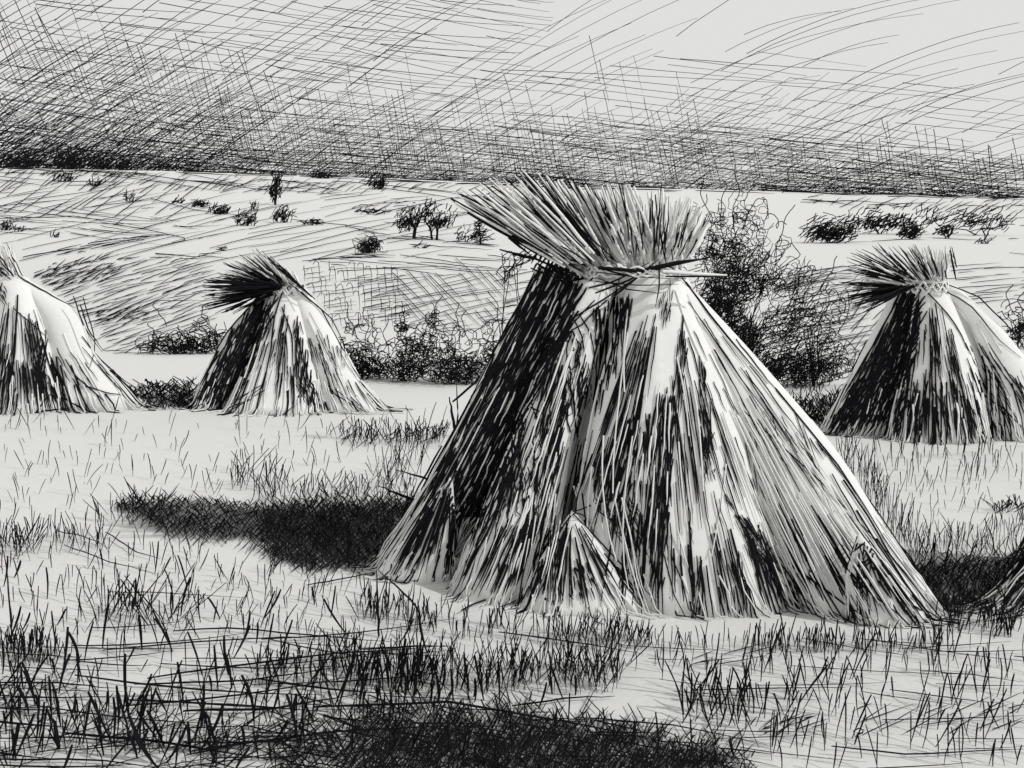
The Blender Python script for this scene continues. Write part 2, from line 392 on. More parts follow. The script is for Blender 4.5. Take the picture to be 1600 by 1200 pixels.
B([(0, 1090), (480, 1100), (480, 1215), (0, 1215)], 46, (30, 80), (4, 6.5), .35)
B([(540, 1040), (980, 1040), (960, 1085), (560, 1085)], 360, (28, 62), (1.5, 2.4), .3)
B([(560, 1060), (900, 1070), (900, 1110), (560, 1100)], 46, (25, 55), (3.5, 5.5), .12)
B([(1000, 1030), (1600, 1030), (1600, 1210), (1150, 1210)], 170, (28, 85), (1.8, 3.2), .22)
B([(1060, 1080), (1250, 1090), (1250, 1150), (1060, 1140)], 60, (28, 60), (2, 4), .3)
B([(1180, 1000), (1480, 1000), (1480, 1020), (1180, 1020)], 60, (18, 45), (1.6, 2.4), .2)
B([(1300, 715), (1330, 700), (1420, 830), (1470, 890), (1420, 880), (1340, 790)], 150, (24, 62), (1.1, 1.6), .2)
B([(1320, 700), (1600, 720), (1600, 760), (1400, 760)], 40, (14, 40), (1.4, 2), .15)
B([(1420, 850), (1600, 810), (1600, 880), (1430, 895)], 130, (18, 42), (1.1, 1.7), .3)
B([(1400, 720), (1590, 700), (1590, 712), (1400, 722)], 14, (18, 34), (1.6, 2.2), .1)
B([(1545, 795), (1600, 785), (1600, 800), (1555, 803)], 40, (8, 20), (1.4, 2.4), .9)
B([(1410, 895), (1600, 875), (1600, 930), (1550, 955), (1470, 955)], 300, (8, 18), (1.5, 2.1), .55)  # shadow of the lower right stook, put in as dark blades
B([(1455, 960), (1600, 950), (1600, 1000), (1470, 1000)], 80, (20, 50), (1.6, 2.6), .25)
B([(195, 615), (240, 603), (310, 600), (300, 642), (215, 640)], 330, (7, 15), (1.6, 2.4), 1.0)  # shadow beside the middle stook, imitated by dense dark blades
B([(1225, 640), (1310, 620), (1330, 672), (1275, 668)], 420, (8, 20), (1.5, 2.2), .6)  # shadow left of the right stook, imitated by dense dark blades
B([(1220, 600), (1300, 600), (1260, 640), (1230, 640)], 60, (10, 24), (1.3, 1.8), .4)
B([(450, 1120), (620, 1108), (850, 1118), (1000, 1150), (1150, 1180), (1170, 1215), (440, 1215)], 170, (20, 55), (1.8, 3.4), .3)  # dark blades thickening the drawn foreground shadow
tag(grass_and_shade.build('stubble', [M_INK], sides=3), 'short dark stubble standing all over the pale field, packed dense as drawn-in shadow patches', 'stubble', kind='stuff')

litter_shade = Geo()  # loose stalks, plus cast shadows crosshatched in dark strands
T = lambda *a, **k: lie(litter_shade, hatch(*a, **k), .004)
T(SHADE_PATCH, -52, 2.9, 30, (1.6, 2.3), 0, 8, ej=.3)  # dark crosshatch deepens the large stook's shadow patch
T(SHADE_PATCH, 50, 3.3, 30, (1.6, 2.3), 0, 8, ej=.3)
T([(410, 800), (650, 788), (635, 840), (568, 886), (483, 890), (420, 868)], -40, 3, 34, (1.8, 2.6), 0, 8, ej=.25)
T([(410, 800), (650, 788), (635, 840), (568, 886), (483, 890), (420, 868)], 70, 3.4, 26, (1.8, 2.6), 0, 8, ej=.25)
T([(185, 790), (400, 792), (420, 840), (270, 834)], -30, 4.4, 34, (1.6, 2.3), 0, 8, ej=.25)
FORE_SHADE = [(470, 1140), (560, 1108), (650, 1102), (850, 1112), (1000, 1142), (1150, 1172), (1190, 1215), (430, 1215)]  # foreground shadow, drawn with crosshatched dark strands
T(FORE_SHADE, -58, 4.8, 46, (2, 3), 0, 10, ej=.5)
T(FORE_SHADE, 55, 5.4, 46, (2, 3), 0, 10, ej=.5)
T(FORE_SHADE, 8, 8, 100, (2, 3.4), 0, 8, ej=.5)
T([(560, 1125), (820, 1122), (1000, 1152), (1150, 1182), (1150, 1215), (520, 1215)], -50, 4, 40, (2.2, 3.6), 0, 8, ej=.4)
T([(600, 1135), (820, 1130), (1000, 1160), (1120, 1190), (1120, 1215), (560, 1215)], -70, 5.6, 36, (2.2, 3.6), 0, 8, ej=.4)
T([(300, 1150), (500, 1120), (560, 1215), (220, 1215)], -35, 10, 50, (1.8, 3), 0, 10)
T([(340, 1160), (500, 1130), (540, 1215), (300, 1215)], 10, 10, 90, (1.8, 3), 0, 8)
T([(0, 1070), (560, 1060), (620, 1110), (480, 1215), (0, 1215)], 3, 26, 300, (2.6, 4.6), .02, 6, .6)
T([(150, 980), (700, 985), (700, 1060), (100, 1060)], 1, 24, 260, (1.8, 3), .02, 5, .8)
T([(0, 1140), (480, 1130), (480, 1215), (0, 1215)], -8, 13, 130, (1.6, 3), 0, 6)
T([(120, 1120), (480, 1110), (460, 1170), (200, 1180)], -28, 10, 60, (1.6, 2.6), 0, 6)
T([(0, 1060), (120, 1050), (120, 1120), (0, 1120)], -24, 9, 60, (1.5, 2.2), 0, 8)
T([(0, 1010), (700, 1010), (700, 1110), (0, 1130)], 1, 17, 210, (1.5, 2.4), .01, 3, .8)
T([(1000, 1010), (1600, 1010), (1600, 1210), (1180, 1210)], 2, 22, 220, (1.4, 2.2), .01, 4, .8)
T([(1340, 1110), (1600, 1090), (1600, 1140), (1350, 1150)], -22, 12, 70, (1.6, 2.4), 0, 6)
T([(1080, 1030), (1220, 1010), (1200, 1030), (1100, 1050)], -14, 7, 100, (1.8, 2.6), 0, 5)
T([(1190, 1130), (1260, 1115), (1290, 1140), (1200, 1150)], -20, 6, 60, (1.8, 2.6), 0, 8)
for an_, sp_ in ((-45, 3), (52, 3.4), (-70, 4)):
    T([(1405, 888), (1500, 878), (1600, 868), (1600, 930), (1540, 955), (1475, 955)], an_, sp_, 28, (1.6, 2.3), 0, 9, ej=.3)  # crosshatch for the lower right stook's drawn shadow
T([(1480, 955), (1600, 940), (1600, 975), (1480, 985)], -14, 8, 60, (1.4, 2), 0, 5)
T([(195, 612), (310, 600), (300, 642), (215, 640)], -20, 5, 30, (1.5, 2.2), 0, 12)  # dark hatch for the middle stook's drawn shadow
T([(530, 688), (700, 672), (690, 692), (540, 698)], -25, 9, 40, (1.5, 2.2), 0, 8)
for p, w in [([(270, 992), (350, 987), (480, 998), (610, 1010)], 2.6), ([(160, 1022), (400, 1003), (540, 1000)], 2.4), ([(0, 1073), (90, 1074), (180, 1082)], 3),
             ([(210, 1076), (380, 1070), (560, 1045)], 3), ([(230, 1066), (500, 1030), (700, 1015)], 3.2), ([(100, 1152), (250, 1166), (420, 1192)], 4.2),
             ([(780, 994), (900, 1010), (1005, 1028)], 2.4), ([(490, 1112), (700, 1104), (900, 1138), (1050, 1168)], 4), ([(285, 1118), (420, 1116), (560, 1090)], 4),
             ([(200, 1100), (330, 1106), (520, 1118)], 3.4), ([(560, 1022), (640, 1016), (705, 1016)], 3.4), ([(480, 920), (530, 912), (600, 896)], 2.2),
             ([(170, 930), (290, 934), (385, 940)], 1.5), ([(0, 1160), (120, 1158), (220, 1172)], 2.4), ([(300, 1180), (520, 1150), (700, 1140)], 3.6),
             ([(800, 1110), (880, 1098), (960, 1094)], 3), ([(1080, 1085), (1200, 1082), (1320, 1080)], 2), ([(1390, 1083), (1480, 1096), (1570, 1106)], 1.8),
             ([(1440, 1054), (1520, 1060), (1600, 1072)], 1.8), ([(1410, 1020), (1500, 1014), (1580, 1008)], 1.6), ([(1300, 1172), (1420, 1186), (1600, 1176)], 2.6),
             ([(900, 1128), (1060, 1140), (1200, 1170)], 2.4), ([(720, 960), (790, 930), (870, 905)], 3), ([(780, 955), (830, 935), (890, 900)], 2),
             ([(0, 1192), (150, 1194), (260, 1206)], 3), ([(90, 835), (150, 850), (170, 862)], 1.7), ([(165, 838), (215, 870), (250, 880)], 2),
             ([(100, 858), (160, 880), (240, 902)], 1.7)]:
    lie(litter_shade, [line(p, w * 1.25, 9)], .004)
tag(litter_shade.build('straw_and_shade_hatch', [M_INK], sides=3), 'loose dark stalks lying over the field, and dark strands hatched in as cast shadow', 'straw', kind='stuff')

# ------------------------------------------------------------------ stooks
class Stook:
    def __init__(s, label, neck, neckY, group='grain stooks standing in the field'):
        P = at(neck[0], neck[1], neckY); s.root = empty('grain_stook', (P[0], P[1], 0), label, 'stook', group)
        s.sh = []; s.neck = neck; s.neckY = neckY; s.by = {}
    def sheaf(s, key, rows, Y0, Y1, thick=.6, nseg=26, part='sheaf', loose=34):
        rows = np.asarray(rows, float); m = 15
        d = np.linspace(0, 1, len(rows)); t = np.linspace(0, 1, m)
        R = np.stack([np.interp(t, d, rows[:, i]) for i in range(4)], -1)
        # soften the outline
        for _ in range(1): R[1:-1] = .25 * R[:-2] + .5 * R[1:-1] + .25 * R[2:]
        fy = (R[:, 1] + R[:, 3]) / 2; fy = (fy - fy[0]) / (fy[-1] - fy[0])
        Yc = Y0 + (Y1 - Y0) * fy
        L = at(R[:, 0], R[:, 1], Yc); Rr = at(R[:, 2], R[:, 3], Yc)
        c = (L + Rr) / 2; h = (Rr - L) / 2; dep = np.linalg.norm(h, axis=1) * thick
        a = np.linspace(0, 2 * math.pi, nseg, endpoint=False)
        ridges = 1 + .035 * np.sin(a * 9 + rng.random() * 6) + rng.normal(0, .02, nseg)
        V = c[:, None, :] + (np.cos(a) * ridges)[None, :, None] * h[:, None, :] + (np.sin(a) * ridges)[None, :, None] * np.stack([0 * dep, -dep, 0 * dep], -1)[:, None, :]
        V[-1, :, 2] = np.maximum(V[-1, :, 2] * .0 - .02, -.02)
        V = V.reshape(-1, 3)
        V = np.concatenate([V, [c[0] + [0, 0, .02]], [c[-1] * [1, 1, 0] - [0, 0, .02]]])
        i = np.arange(m - 1)[:, None] * nseg; j = np.arange(nseg)[None, :]; j2 = (j + 1) % nseg
        Q = np.stack([i + j, i + nseg + j, i + nseg + j2, i + j2], -1).reshape(-1, 4)
        jj = np.arange(nseg); n0 = m * nseg
        Q = np.concatenate([Q, np.stack([np.full(nseg, n0), jj, (jj + 1) % nseg, np.full(nseg, -1)], -1),
                            np.stack([np.full(nseg, n0 + 1), (m - 1) * nseg + (jj + 1) % nseg, (m - 1) * nseg + jj, np.full(nseg, -1)], -1)])
        G = Geo(); G.patch(V, Q, 0)
        s.by[key] = dict(G=G, V=V, Q=Q, c=c, h=h, dep=dep, R=R, Yc=Yc, part=part)
        # loose straws all round the sheaf, pale and dark, so it is straw from every side
        rr = np.linalg.norm(h, axis=1)
        for _ in range(loose):
            a0 = rng.uniform(0, 2 * math.pi); s0 = rng.uniform(0, .75); s1 = min(1.02, s0 + rng.uniform(.2, .5)); k = 6
            u = np.linspace(s0, s1, k) * (m - 1); ui = np.clip(u.astype(int), 0, m - 2); f = (u - ui)[:, None]
            cc = c[ui] * (1 - f) + c[ui + 1] * f; hh = h[ui] * (1 - f) + h[ui + 1] * f; dd = (dep[ui][:, None] * (1 - f) + dep[ui + 1][:, None] * f)
            aa = a0 + np.linspace(0, rng.normal(0, .12), k)
            P = cc + (np.cos(aa)[:, None] * hh + np.sin(aa)[:, None] * np.concatenate([0 * dd, -dd, 0 * dd], 1)) * 1.03
            back = math.sin(a0) < -.1
            if not back and rng.random() < .45: continue
            mm = 1 if (back and rng.random() < .5) else 0
            P[:, 2] = np.maximum(P[:, 2], .004)
            G.tube(P, s.neckY * rng.uniform(2., 3.4) / F / 2 * np.linspace(1, .7, k), mm)
    def done_shape(s):
        V = []; Q = []; n = 0
        for b in s.by.values():
            V.append(b['V']); Q += [[int(i) + n for i in q if i >= 0] for q in b['Q']]; n += len(b['V'])
        s.bvh = BVHTree.FromPolygons([Vector(v) for v in np.concatenate(V)], Q)
    def ink(s, key, strokes, m=1, proud=.007):
        b = s.by[key]; R = b['R']; my = (R[:, 1] + R[:, 3]) / 2
        o = Vector((0, 0, CH))
        for p, w in strokes:
            Y = np.zeros(len(p)); hit = np.zeros(len(p), bool)
            for i, (x, y) in enumerate(p):
                d = Vector(((x - CX) / F, 1, (HY - y) / F)); loc, nor, ix, ds = s.bvh.ray_cast(o, d.normalized())
                if loc is not None: Y[i] = loc.y; hit[i] = True
            if hit.any():
                j = np.nonzero(hit)[0]; Y = np.interp(np.arange(len(p)), j, Y[j])
            else: Y[:] = np.interp(p[:, 1], my, b['Yc'])
            # follow the surface but smooth across gaps between sheaves
            lin = np.linspace(Y[0], Y[-1], len(p)); Y = np.where(np.abs(Y - lin) > .12 * s.neckY / 4.3, lin, Y)
            P = at(p[:, 0], p[:, 1], Y - proud * s.neckY / 4.3)
            P[:, 2] = np.maximum(P[:, 2], .003)
            b['G'].tube(P, rad(w, Y, len(p), .6), m)
    def free(s, G, strokes, Y, spread=.12, m=1, tip=True, taper=.6):
        """straws in the air around the head: root at depth Y, tips splayed in depth"""
        for p, w in strokes:
            k = len(p); r0 = rng.normal(0, spread * .4); r1 = rng.normal(0, spread)
            YY = Y + np.linspace(r0, r0 + r1, k)
            G.tube(at(p[:, 0], p[:, 1], YY), rad(w, YY, k, taper), m)
    def finish(s):
        for key, b in s.by.items():          # ragged straw ends fraying out over the ground all round each foot
            c, h, dep = b['c'], b['h'], b['dep']
            for _ in range(84):
                a0 = rng.uniform(0, 2 * math.pi); l = rng.uniform(.05, .24); k = 5; m = len(c)
                rim = lambda i, sc: c[i] + (math.cos(a0) * h[i] + np.array([0, -math.sin(a0) * dep[i], 0])) * sc
                p1 = rim(m - 1, 1.02); p0 = rim(m - int(rng.integers(2, 7)), 1.03); d = p1 - p0; e = p1 + d / np.linalg.norm(d) * l * s.neckY / 4.3 * .8
                P = p0 + (e - p0) * np.linspace(0, 1, k)[:, None] + rng.normal(0, .006, (k, 3)); P[:, 2] = np.maximum(P[:, 2], .004 + rng.random() * .01)
                b['G'].tube(P, s.neckY * rng.uniform(1.8, 3) / F / 2 * np.linspace(1, .6, k), 1 if rng.random() < .38 else 0)
        for b in s.by.values():
            b['G'].build(b['part'], [M_PALE, M_INK], s.root)
    def head(s, G, name='ear_head'): G.build(name, [M_PALE, M_INK], s.root)
    def band(s, cx, cy, hw, depth, w, n=5, ends=()):
        G = Geo(); Y = s.neckY; c = at(cx, cy, Y); r = hw * Y / F
        for i in range(n):
            a = np.linspace(0, 2 * math.pi, 73); dz = rng.normal(0, 2.5 * Y / F); tl = rng.normal(0, .04)
            P = np.stack([c[0] + r * np.cos(a), c[1] - depth * np.sin(a), c[2] + dz + tl * r * np.cos(a) + 4.5 * Y / F * np.sin(11 * a + i * 6.28 / n)], -1)
            P[:, :2] += (P[:, :2] - c[:2]) * (.012 * np.cos(11 * a + i * 6.28 / n))[:, None]
            G.tube(P, np.full(73, w * (.35 if i % 3 == 0 else .8) * Y / F / 2), 1 if i % 3 == 0 else 0)
        for p, ww, m in ends:
            q_ = along(p, np.linspace(0, 1, 7)); YY = Y - depth - .02 + np.linspace(0, .05, 7)
            G.tube(at(q_[:, 0], q_[:, 1], YY), rad(ww, YY, 7, .7), m)
        G.build('straw_band', [M_PALE, M_INK], s.root)

# ---- the large stook in front
k = Stook('large pale grain stook in front, ears fanned out above its straw band', (990, 430), 4.25)
k.sheaf('back2', [(930, 430, 1050, 430), (860, 620, 1120, 620), (800, 818, 1200, 818)], 4.45, 5.05, .7)
k.sheaf('back', [(900, 428, 1070, 432), (850, 600, 1150, 620), (770, 770, 1250, 790), (700, 856, 1330, 856)], 4.4, 4.6, .5)
k.sheaf('left', [(838, 420, 912, 425), (780, 535, 868, 560), (720, 655, 815, 690), (650, 785, 750, 825), (583, 884, 690, 890)], 4.35, 4.3, .9, loose=16)
k.sheaf('midleft', [(895, 440, 960, 440), (850, 560, 930, 560), (800, 690, 890, 690), (750, 810, 875, 820), (705, 922, 870, 928)], 4.25, 3.96, .7)
k.sheaf('centre', [(985, 432, 1065, 438), (960, 520, 1100, 520), (930, 620, 1160, 620), (905, 740, 1195, 740), (905, 850, 1225, 850), (935, 935, 1265, 938)], 4.2, 3.88, .5)
k.sheaf('right', [(1030, 428, 1075, 445), (1060, 510, 1155, 530), (1110, 620, 1240, 625), (1165, 740, 1315, 715), (1215, 860, 1385, 835), (1260, 955, 1478, 958)], 4.25, 3.73, .45)
k.sheaf('front', [(888, 805, 900, 804), (845, 872, 952, 864), (812, 948, 1032, 950)], 3.84, 3.77, .35)
k.sheaf('lowright', [(1340, 838, 1347, 838), (1320, 902, 1400, 897), (1328, 968, 1455, 970)], 3.6, 3.62, .4)
k.sheaf('lowleft', [(700, 752, 706, 752), (645, 824, 712, 830), (592, 896, 705, 906)], 4.05, 4.13, .4)
k.done_shape()
I = k.ink
# the left sheaf: its shade laid on as dense dark straw
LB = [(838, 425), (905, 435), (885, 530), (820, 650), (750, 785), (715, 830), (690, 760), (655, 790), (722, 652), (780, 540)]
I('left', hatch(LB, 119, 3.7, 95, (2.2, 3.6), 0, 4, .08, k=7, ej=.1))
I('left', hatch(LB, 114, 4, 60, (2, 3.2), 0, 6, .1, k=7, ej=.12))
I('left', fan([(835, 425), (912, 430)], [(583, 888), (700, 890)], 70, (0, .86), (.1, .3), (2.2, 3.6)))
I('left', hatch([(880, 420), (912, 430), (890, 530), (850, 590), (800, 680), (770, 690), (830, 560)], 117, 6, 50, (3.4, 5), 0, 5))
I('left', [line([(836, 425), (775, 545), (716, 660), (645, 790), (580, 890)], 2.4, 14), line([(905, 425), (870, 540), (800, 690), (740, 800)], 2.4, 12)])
# gaps between the sheaves: their shade hatched in with dark straw
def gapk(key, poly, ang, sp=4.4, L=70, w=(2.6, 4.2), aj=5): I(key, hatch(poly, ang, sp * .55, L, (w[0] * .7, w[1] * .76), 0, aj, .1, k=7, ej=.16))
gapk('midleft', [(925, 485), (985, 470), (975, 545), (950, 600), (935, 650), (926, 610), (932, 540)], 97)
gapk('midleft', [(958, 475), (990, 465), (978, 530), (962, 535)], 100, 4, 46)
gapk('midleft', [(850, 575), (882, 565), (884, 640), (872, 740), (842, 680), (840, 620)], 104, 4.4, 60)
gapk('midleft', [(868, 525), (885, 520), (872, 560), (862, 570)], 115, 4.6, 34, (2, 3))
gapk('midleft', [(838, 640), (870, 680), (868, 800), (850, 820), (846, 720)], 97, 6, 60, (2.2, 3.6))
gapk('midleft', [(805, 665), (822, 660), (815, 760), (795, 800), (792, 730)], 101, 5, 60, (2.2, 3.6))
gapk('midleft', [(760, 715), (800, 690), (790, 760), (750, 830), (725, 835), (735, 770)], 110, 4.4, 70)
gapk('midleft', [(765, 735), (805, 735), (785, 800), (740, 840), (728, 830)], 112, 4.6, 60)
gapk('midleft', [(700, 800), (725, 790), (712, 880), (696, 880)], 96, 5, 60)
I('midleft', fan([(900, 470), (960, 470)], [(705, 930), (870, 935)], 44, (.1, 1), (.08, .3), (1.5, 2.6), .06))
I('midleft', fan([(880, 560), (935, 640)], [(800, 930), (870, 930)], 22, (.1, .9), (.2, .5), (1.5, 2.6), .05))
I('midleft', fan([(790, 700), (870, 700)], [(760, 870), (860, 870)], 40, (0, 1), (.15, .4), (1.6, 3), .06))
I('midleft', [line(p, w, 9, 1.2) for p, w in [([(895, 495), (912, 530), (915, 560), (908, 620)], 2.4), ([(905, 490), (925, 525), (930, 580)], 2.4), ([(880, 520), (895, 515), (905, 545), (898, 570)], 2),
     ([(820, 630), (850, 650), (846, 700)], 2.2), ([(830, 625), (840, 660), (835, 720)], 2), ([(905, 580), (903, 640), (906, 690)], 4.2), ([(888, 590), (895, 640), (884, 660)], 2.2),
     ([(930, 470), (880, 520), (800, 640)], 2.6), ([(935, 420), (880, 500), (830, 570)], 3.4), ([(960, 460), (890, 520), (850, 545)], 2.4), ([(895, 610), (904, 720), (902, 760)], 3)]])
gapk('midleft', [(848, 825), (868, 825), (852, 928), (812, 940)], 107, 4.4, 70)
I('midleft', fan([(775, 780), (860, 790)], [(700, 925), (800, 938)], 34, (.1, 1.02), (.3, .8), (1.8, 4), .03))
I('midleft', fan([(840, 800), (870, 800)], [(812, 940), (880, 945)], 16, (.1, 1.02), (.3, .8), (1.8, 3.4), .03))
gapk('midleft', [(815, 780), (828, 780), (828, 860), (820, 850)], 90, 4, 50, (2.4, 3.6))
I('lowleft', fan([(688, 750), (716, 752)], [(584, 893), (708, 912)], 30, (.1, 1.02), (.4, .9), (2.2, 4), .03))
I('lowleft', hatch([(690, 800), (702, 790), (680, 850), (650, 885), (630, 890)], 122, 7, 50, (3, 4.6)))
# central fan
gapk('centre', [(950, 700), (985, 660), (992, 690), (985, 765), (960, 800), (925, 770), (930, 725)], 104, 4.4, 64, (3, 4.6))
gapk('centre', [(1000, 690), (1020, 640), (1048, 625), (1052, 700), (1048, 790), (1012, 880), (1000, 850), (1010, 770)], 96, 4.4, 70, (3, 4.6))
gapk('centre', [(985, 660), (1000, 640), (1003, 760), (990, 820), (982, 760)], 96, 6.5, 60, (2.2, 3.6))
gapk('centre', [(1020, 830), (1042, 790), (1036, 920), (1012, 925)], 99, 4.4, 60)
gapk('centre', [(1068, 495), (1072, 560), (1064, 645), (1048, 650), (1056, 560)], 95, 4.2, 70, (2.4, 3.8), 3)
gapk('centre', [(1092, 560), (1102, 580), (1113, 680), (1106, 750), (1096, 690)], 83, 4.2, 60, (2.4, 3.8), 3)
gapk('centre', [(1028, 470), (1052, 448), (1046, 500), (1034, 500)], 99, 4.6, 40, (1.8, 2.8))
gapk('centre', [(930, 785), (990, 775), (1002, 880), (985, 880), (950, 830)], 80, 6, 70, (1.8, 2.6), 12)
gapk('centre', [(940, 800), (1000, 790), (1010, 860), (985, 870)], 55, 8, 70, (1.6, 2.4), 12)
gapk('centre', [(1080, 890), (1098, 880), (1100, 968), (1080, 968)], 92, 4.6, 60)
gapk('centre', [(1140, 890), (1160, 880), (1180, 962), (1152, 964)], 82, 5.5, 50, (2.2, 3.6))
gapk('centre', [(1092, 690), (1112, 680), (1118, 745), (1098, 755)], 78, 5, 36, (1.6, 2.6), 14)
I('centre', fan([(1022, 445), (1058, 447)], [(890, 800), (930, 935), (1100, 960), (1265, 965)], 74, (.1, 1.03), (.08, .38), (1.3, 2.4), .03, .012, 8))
I('centre', fan([(1022, 445), (1058, 447)], [(925, 935), (1100, 970), (1250, 970)], 46, (.7, 1.06), (.1, .32), (1.6, 3.8), .02))
I('centre', fan([(1020, 440), (1034, 445)], [(880, 820), (960, 860)], 36, (.1, .95), (.15, .5), (1.6, 2.6), .05))
I('centre', fan([(1035, 450), (1055, 450)], [(1080, 960), (1130, 960)], 14, (.25, .75), (.15, .4), (1.5, 2.4), .05))
# right sheaf
I('right', fan([(1048, 445), (1076, 448)], [(1240, 965), (1476, 972)], 30, (.1, 1.0), (.08, .32), (1.3, 2.2), .04, -.02, 8))
I('right', fan([(1048, 445), (1076, 448)], [(1240, 968), (1465, 978)], 36, (.64, 1.05), (.08, .28), (1.6, 3.4), .03))
gapk('right', [(1128, 770), (1150, 795), (1215, 865), (1268, 955), (1232, 945), (1178, 855)], 57, 4.6, 60, (2, 3.8), 7)
gapk('right', [(1150, 800), (1200, 850), (1260, 950), (1215, 940), (1165, 860)], 75, 8, 50, (1.6, 2.4), 12)
gapk('right', [(1160, 690), (1180, 680), (1195, 760), (1182, 790)], 75, 7, 60, (1.6, 2.6))
gapk('right', [(1195, 650), (1290, 700), (1290, 760), (1230, 740)], 57, 13, 60, (1.6, 2.6))
I('right', [line(p, w, 10) for p, w in [([(1072, 440), (1150, 535), (1240, 640), (1320, 740), (1400, 870), (1478, 972)], 2.6), ([(1062, 430), (1120, 505), (1200, 600)], 3),
     ([(1075, 470), (1150, 580), (1230, 690)], 2), ([(1150, 530), (1225, 625)], 2), ([(1160, 640), (1290, 760), (1420, 900)], 2), ([(1300, 740), (1380, 880), (1450, 960)], 2.4),
     ([(1232, 880), (1300, 930), (1360, 970)], 3.4), ([(1260, 800), (1330, 900), (1350, 960)], 4), ([(1270, 810), (1340, 910), (1410, 965)], 4), ([(1240, 640), (1300, 800)], 1.8)]])
I('lowright', fan([(1338, 842), (1352, 842)], [(1330, 968), (1452, 972)], 14, (.05, 1.02), (.2, .6), (2, 3.4), .06))
I('lowright', hatch([(1350, 880), (1375, 890), (1440, 955), (1410, 955), (1365, 910)], 54, 6, 46, (3, 4.6), 0, 8))
I('lowright', hatch([(1335, 850), (1362, 850), (1370, 890), (1340, 890)], 120, 6, 30, (2, 3), 0, 14))
# small bundle leaning on the front
I('front', fan([(884, 808), (902, 806)], [(818, 945), (925, 950), (1032, 952)], 30, (.06, 1.03), (.3, .95), (2, 3.8), .02))
I('front', hatch([(890, 890), (925, 880), (930, 935), (890, 935)], 70, 6, 26, (2.4, 3.6), 0, 18))
I('front', [line([(865, 850), (880, 820), (897, 800), (915, 805), (930, 835)], 2.6, 10, .8), line([(895, 802), (960, 870), (1030, 945)], 2.4, 8), line([(895, 800), (950, 780), (985, 770)], 2.2, 8)])
I('centre', fan([(1010, 520), (1056, 500)], [(905, 860), (1050, 880)], 20, (.2, 1), (.12, .35), (2, 3.6), .04), 0, .016)
I('midleft', fan([(890, 480), (960, 480)], [(715, 925), (868, 930)], 34, (.05, 1), (.1, .3), (2, 3.8), .06), 0, .016)
I('left', fan([(845, 430), (905, 432)], [(640, 800), (745, 800)], 10, (.0, 1), (.06, .2), (1.8, 3), .06), 0, .014)
I('right', fan([(1048, 445), (1076, 448)], [(1240, 968), (1465, 978)], 50, (.3, 1.03), (.15, .4), (2, 3.4), .04), 0, .014)
def squig(x, y, h, w):
    t = np.linspace(0, 1, 10); return (np.stack([x + np.cumsum(rng.normal(0, 2.6, 10)) - .12 * h * t, y + h * t], -1), w)
I('midleft', [squig(rng.uniform(*((885, 925) if i % 2 else (800, 860))), rng.uniform(510, 640) if i % 2 else rng.uniform(610, 760), rng.uniform(40, 90), rng.uniform(1.6, 2.8)) for i in range(44)])
I('midleft', [squig(rng.uniform(750, 860), rng.uniform(780, 850), rng.uniform(25, 60), rng.uniform(1.6, 2.6)) for i in range(14)])
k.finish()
# ears
E = Geo()
base = [(880, 424), (930, 418), (1000, 415), (1078, 410)]
tips = [(704, 312), (740, 300), (775, 290), (822, 270), (870, 276), (930, 290), (985, 285), (1040, 296), (1090, 312), (1108, 345)]
k.free(E, fan(base, tips, 190, (0, 1.0), (.45, .95), (5, 9), .07, .0), 4.28, .14, 0, taper=.8)
k.free(E, fan([(880, 422), (1070, 424)], [(850, 380), (1065, 370)], 80, (-.3, 1), (.8, 1.2), (5, 8), .05), 4.3, .12, 0, taper=.8)
k.free(E, fan(base, tips, 20, (.0, 1.06), (.4, 1), (2.2, 4), .015, 0, tr=(.0, .32)), 4.12, .1, 1)
k.free(E, fan(base, tips, 26, (.05, 1.1), (.3, .9), (1.8, 2.8), .03, 0, tr=(.2, .8)), 4.12, .12, 1)
k.free(E, fan([(985, 412), (1078, 410)], [(975, 296), (1112, 335)], 28, (.05, 1.08), (.3, .9), (1.7, 2.6), .1, 0), 4.12, .12, 1)
k.free(E, fan(base, tips, 26, (.5, 1.12), (.25, .5), (1.8, 2.6), .03, 0, tr=(.25, .6)), 4.12, .14, 1)
k.free(E, hatch([(800, 358), (860, 385), (920, 412), (905, 420), (850, 398), (800, 372)], 27, 4.4, 70, (3.4, 5), 0, 4), 4.1, .04, 1)
k.free(E, hatch([(840, 335), (910, 375), (965, 408), (945, 408), (880, 372)], 33, 13, 60, (2.6, 3.8), 0, 4), 4.1, .04, 1)
k.free(E, hatch([(935, 320), (965, 350), (990, 405), (975, 402), (945, 360)], 62, 6.5, 50, (2.6, 3.8), 0, 4), 4.1, .04, 1)
k.free(E, hatch([(890, 340), (940, 390), (950, 405), (925, 392)], 48, 8, 46, (2.6, 3.8), 0, 4), 4.1, .04, 1)
k.free(E, hatch([(1015, 310), (1040, 312), (1048, 400), (1022, 400)], 86, 9, 60, (2, 3.2), 0, 5), 4.1, .04, 1)
k.free(E, hatch([(790, 372), (835, 380), (885, 405), (905, 432), (870, 445), (838, 420)], 35, 5, 40, (3, 4.6), 0, 12), 4.13, .04, 1)
k.free(E, hatch([(830, 385), (905, 432), (870, 445), (835, 425)], 120, 6, 30, (3, 4.6), 0, 12), 4.13, .04, 1)
k.free(E, [line(p, w, 7, .3) for p, w in [([(705, 310), (800, 365), (910, 425)], 4.4), ([(730, 332), (800, 372), (880, 412)], 5), ([(718, 303), (820, 352), (930, 415)], 4), ([(755, 308), (850, 352), (960, 412)], 4.2),
     ([(824, 272), (880, 335), (960, 405)], 4.4), ([(768, 290), (850, 345)], 3), ([(780, 390), (840, 405), (880, 425)], 3.2)]], 4.08, .05, 1)
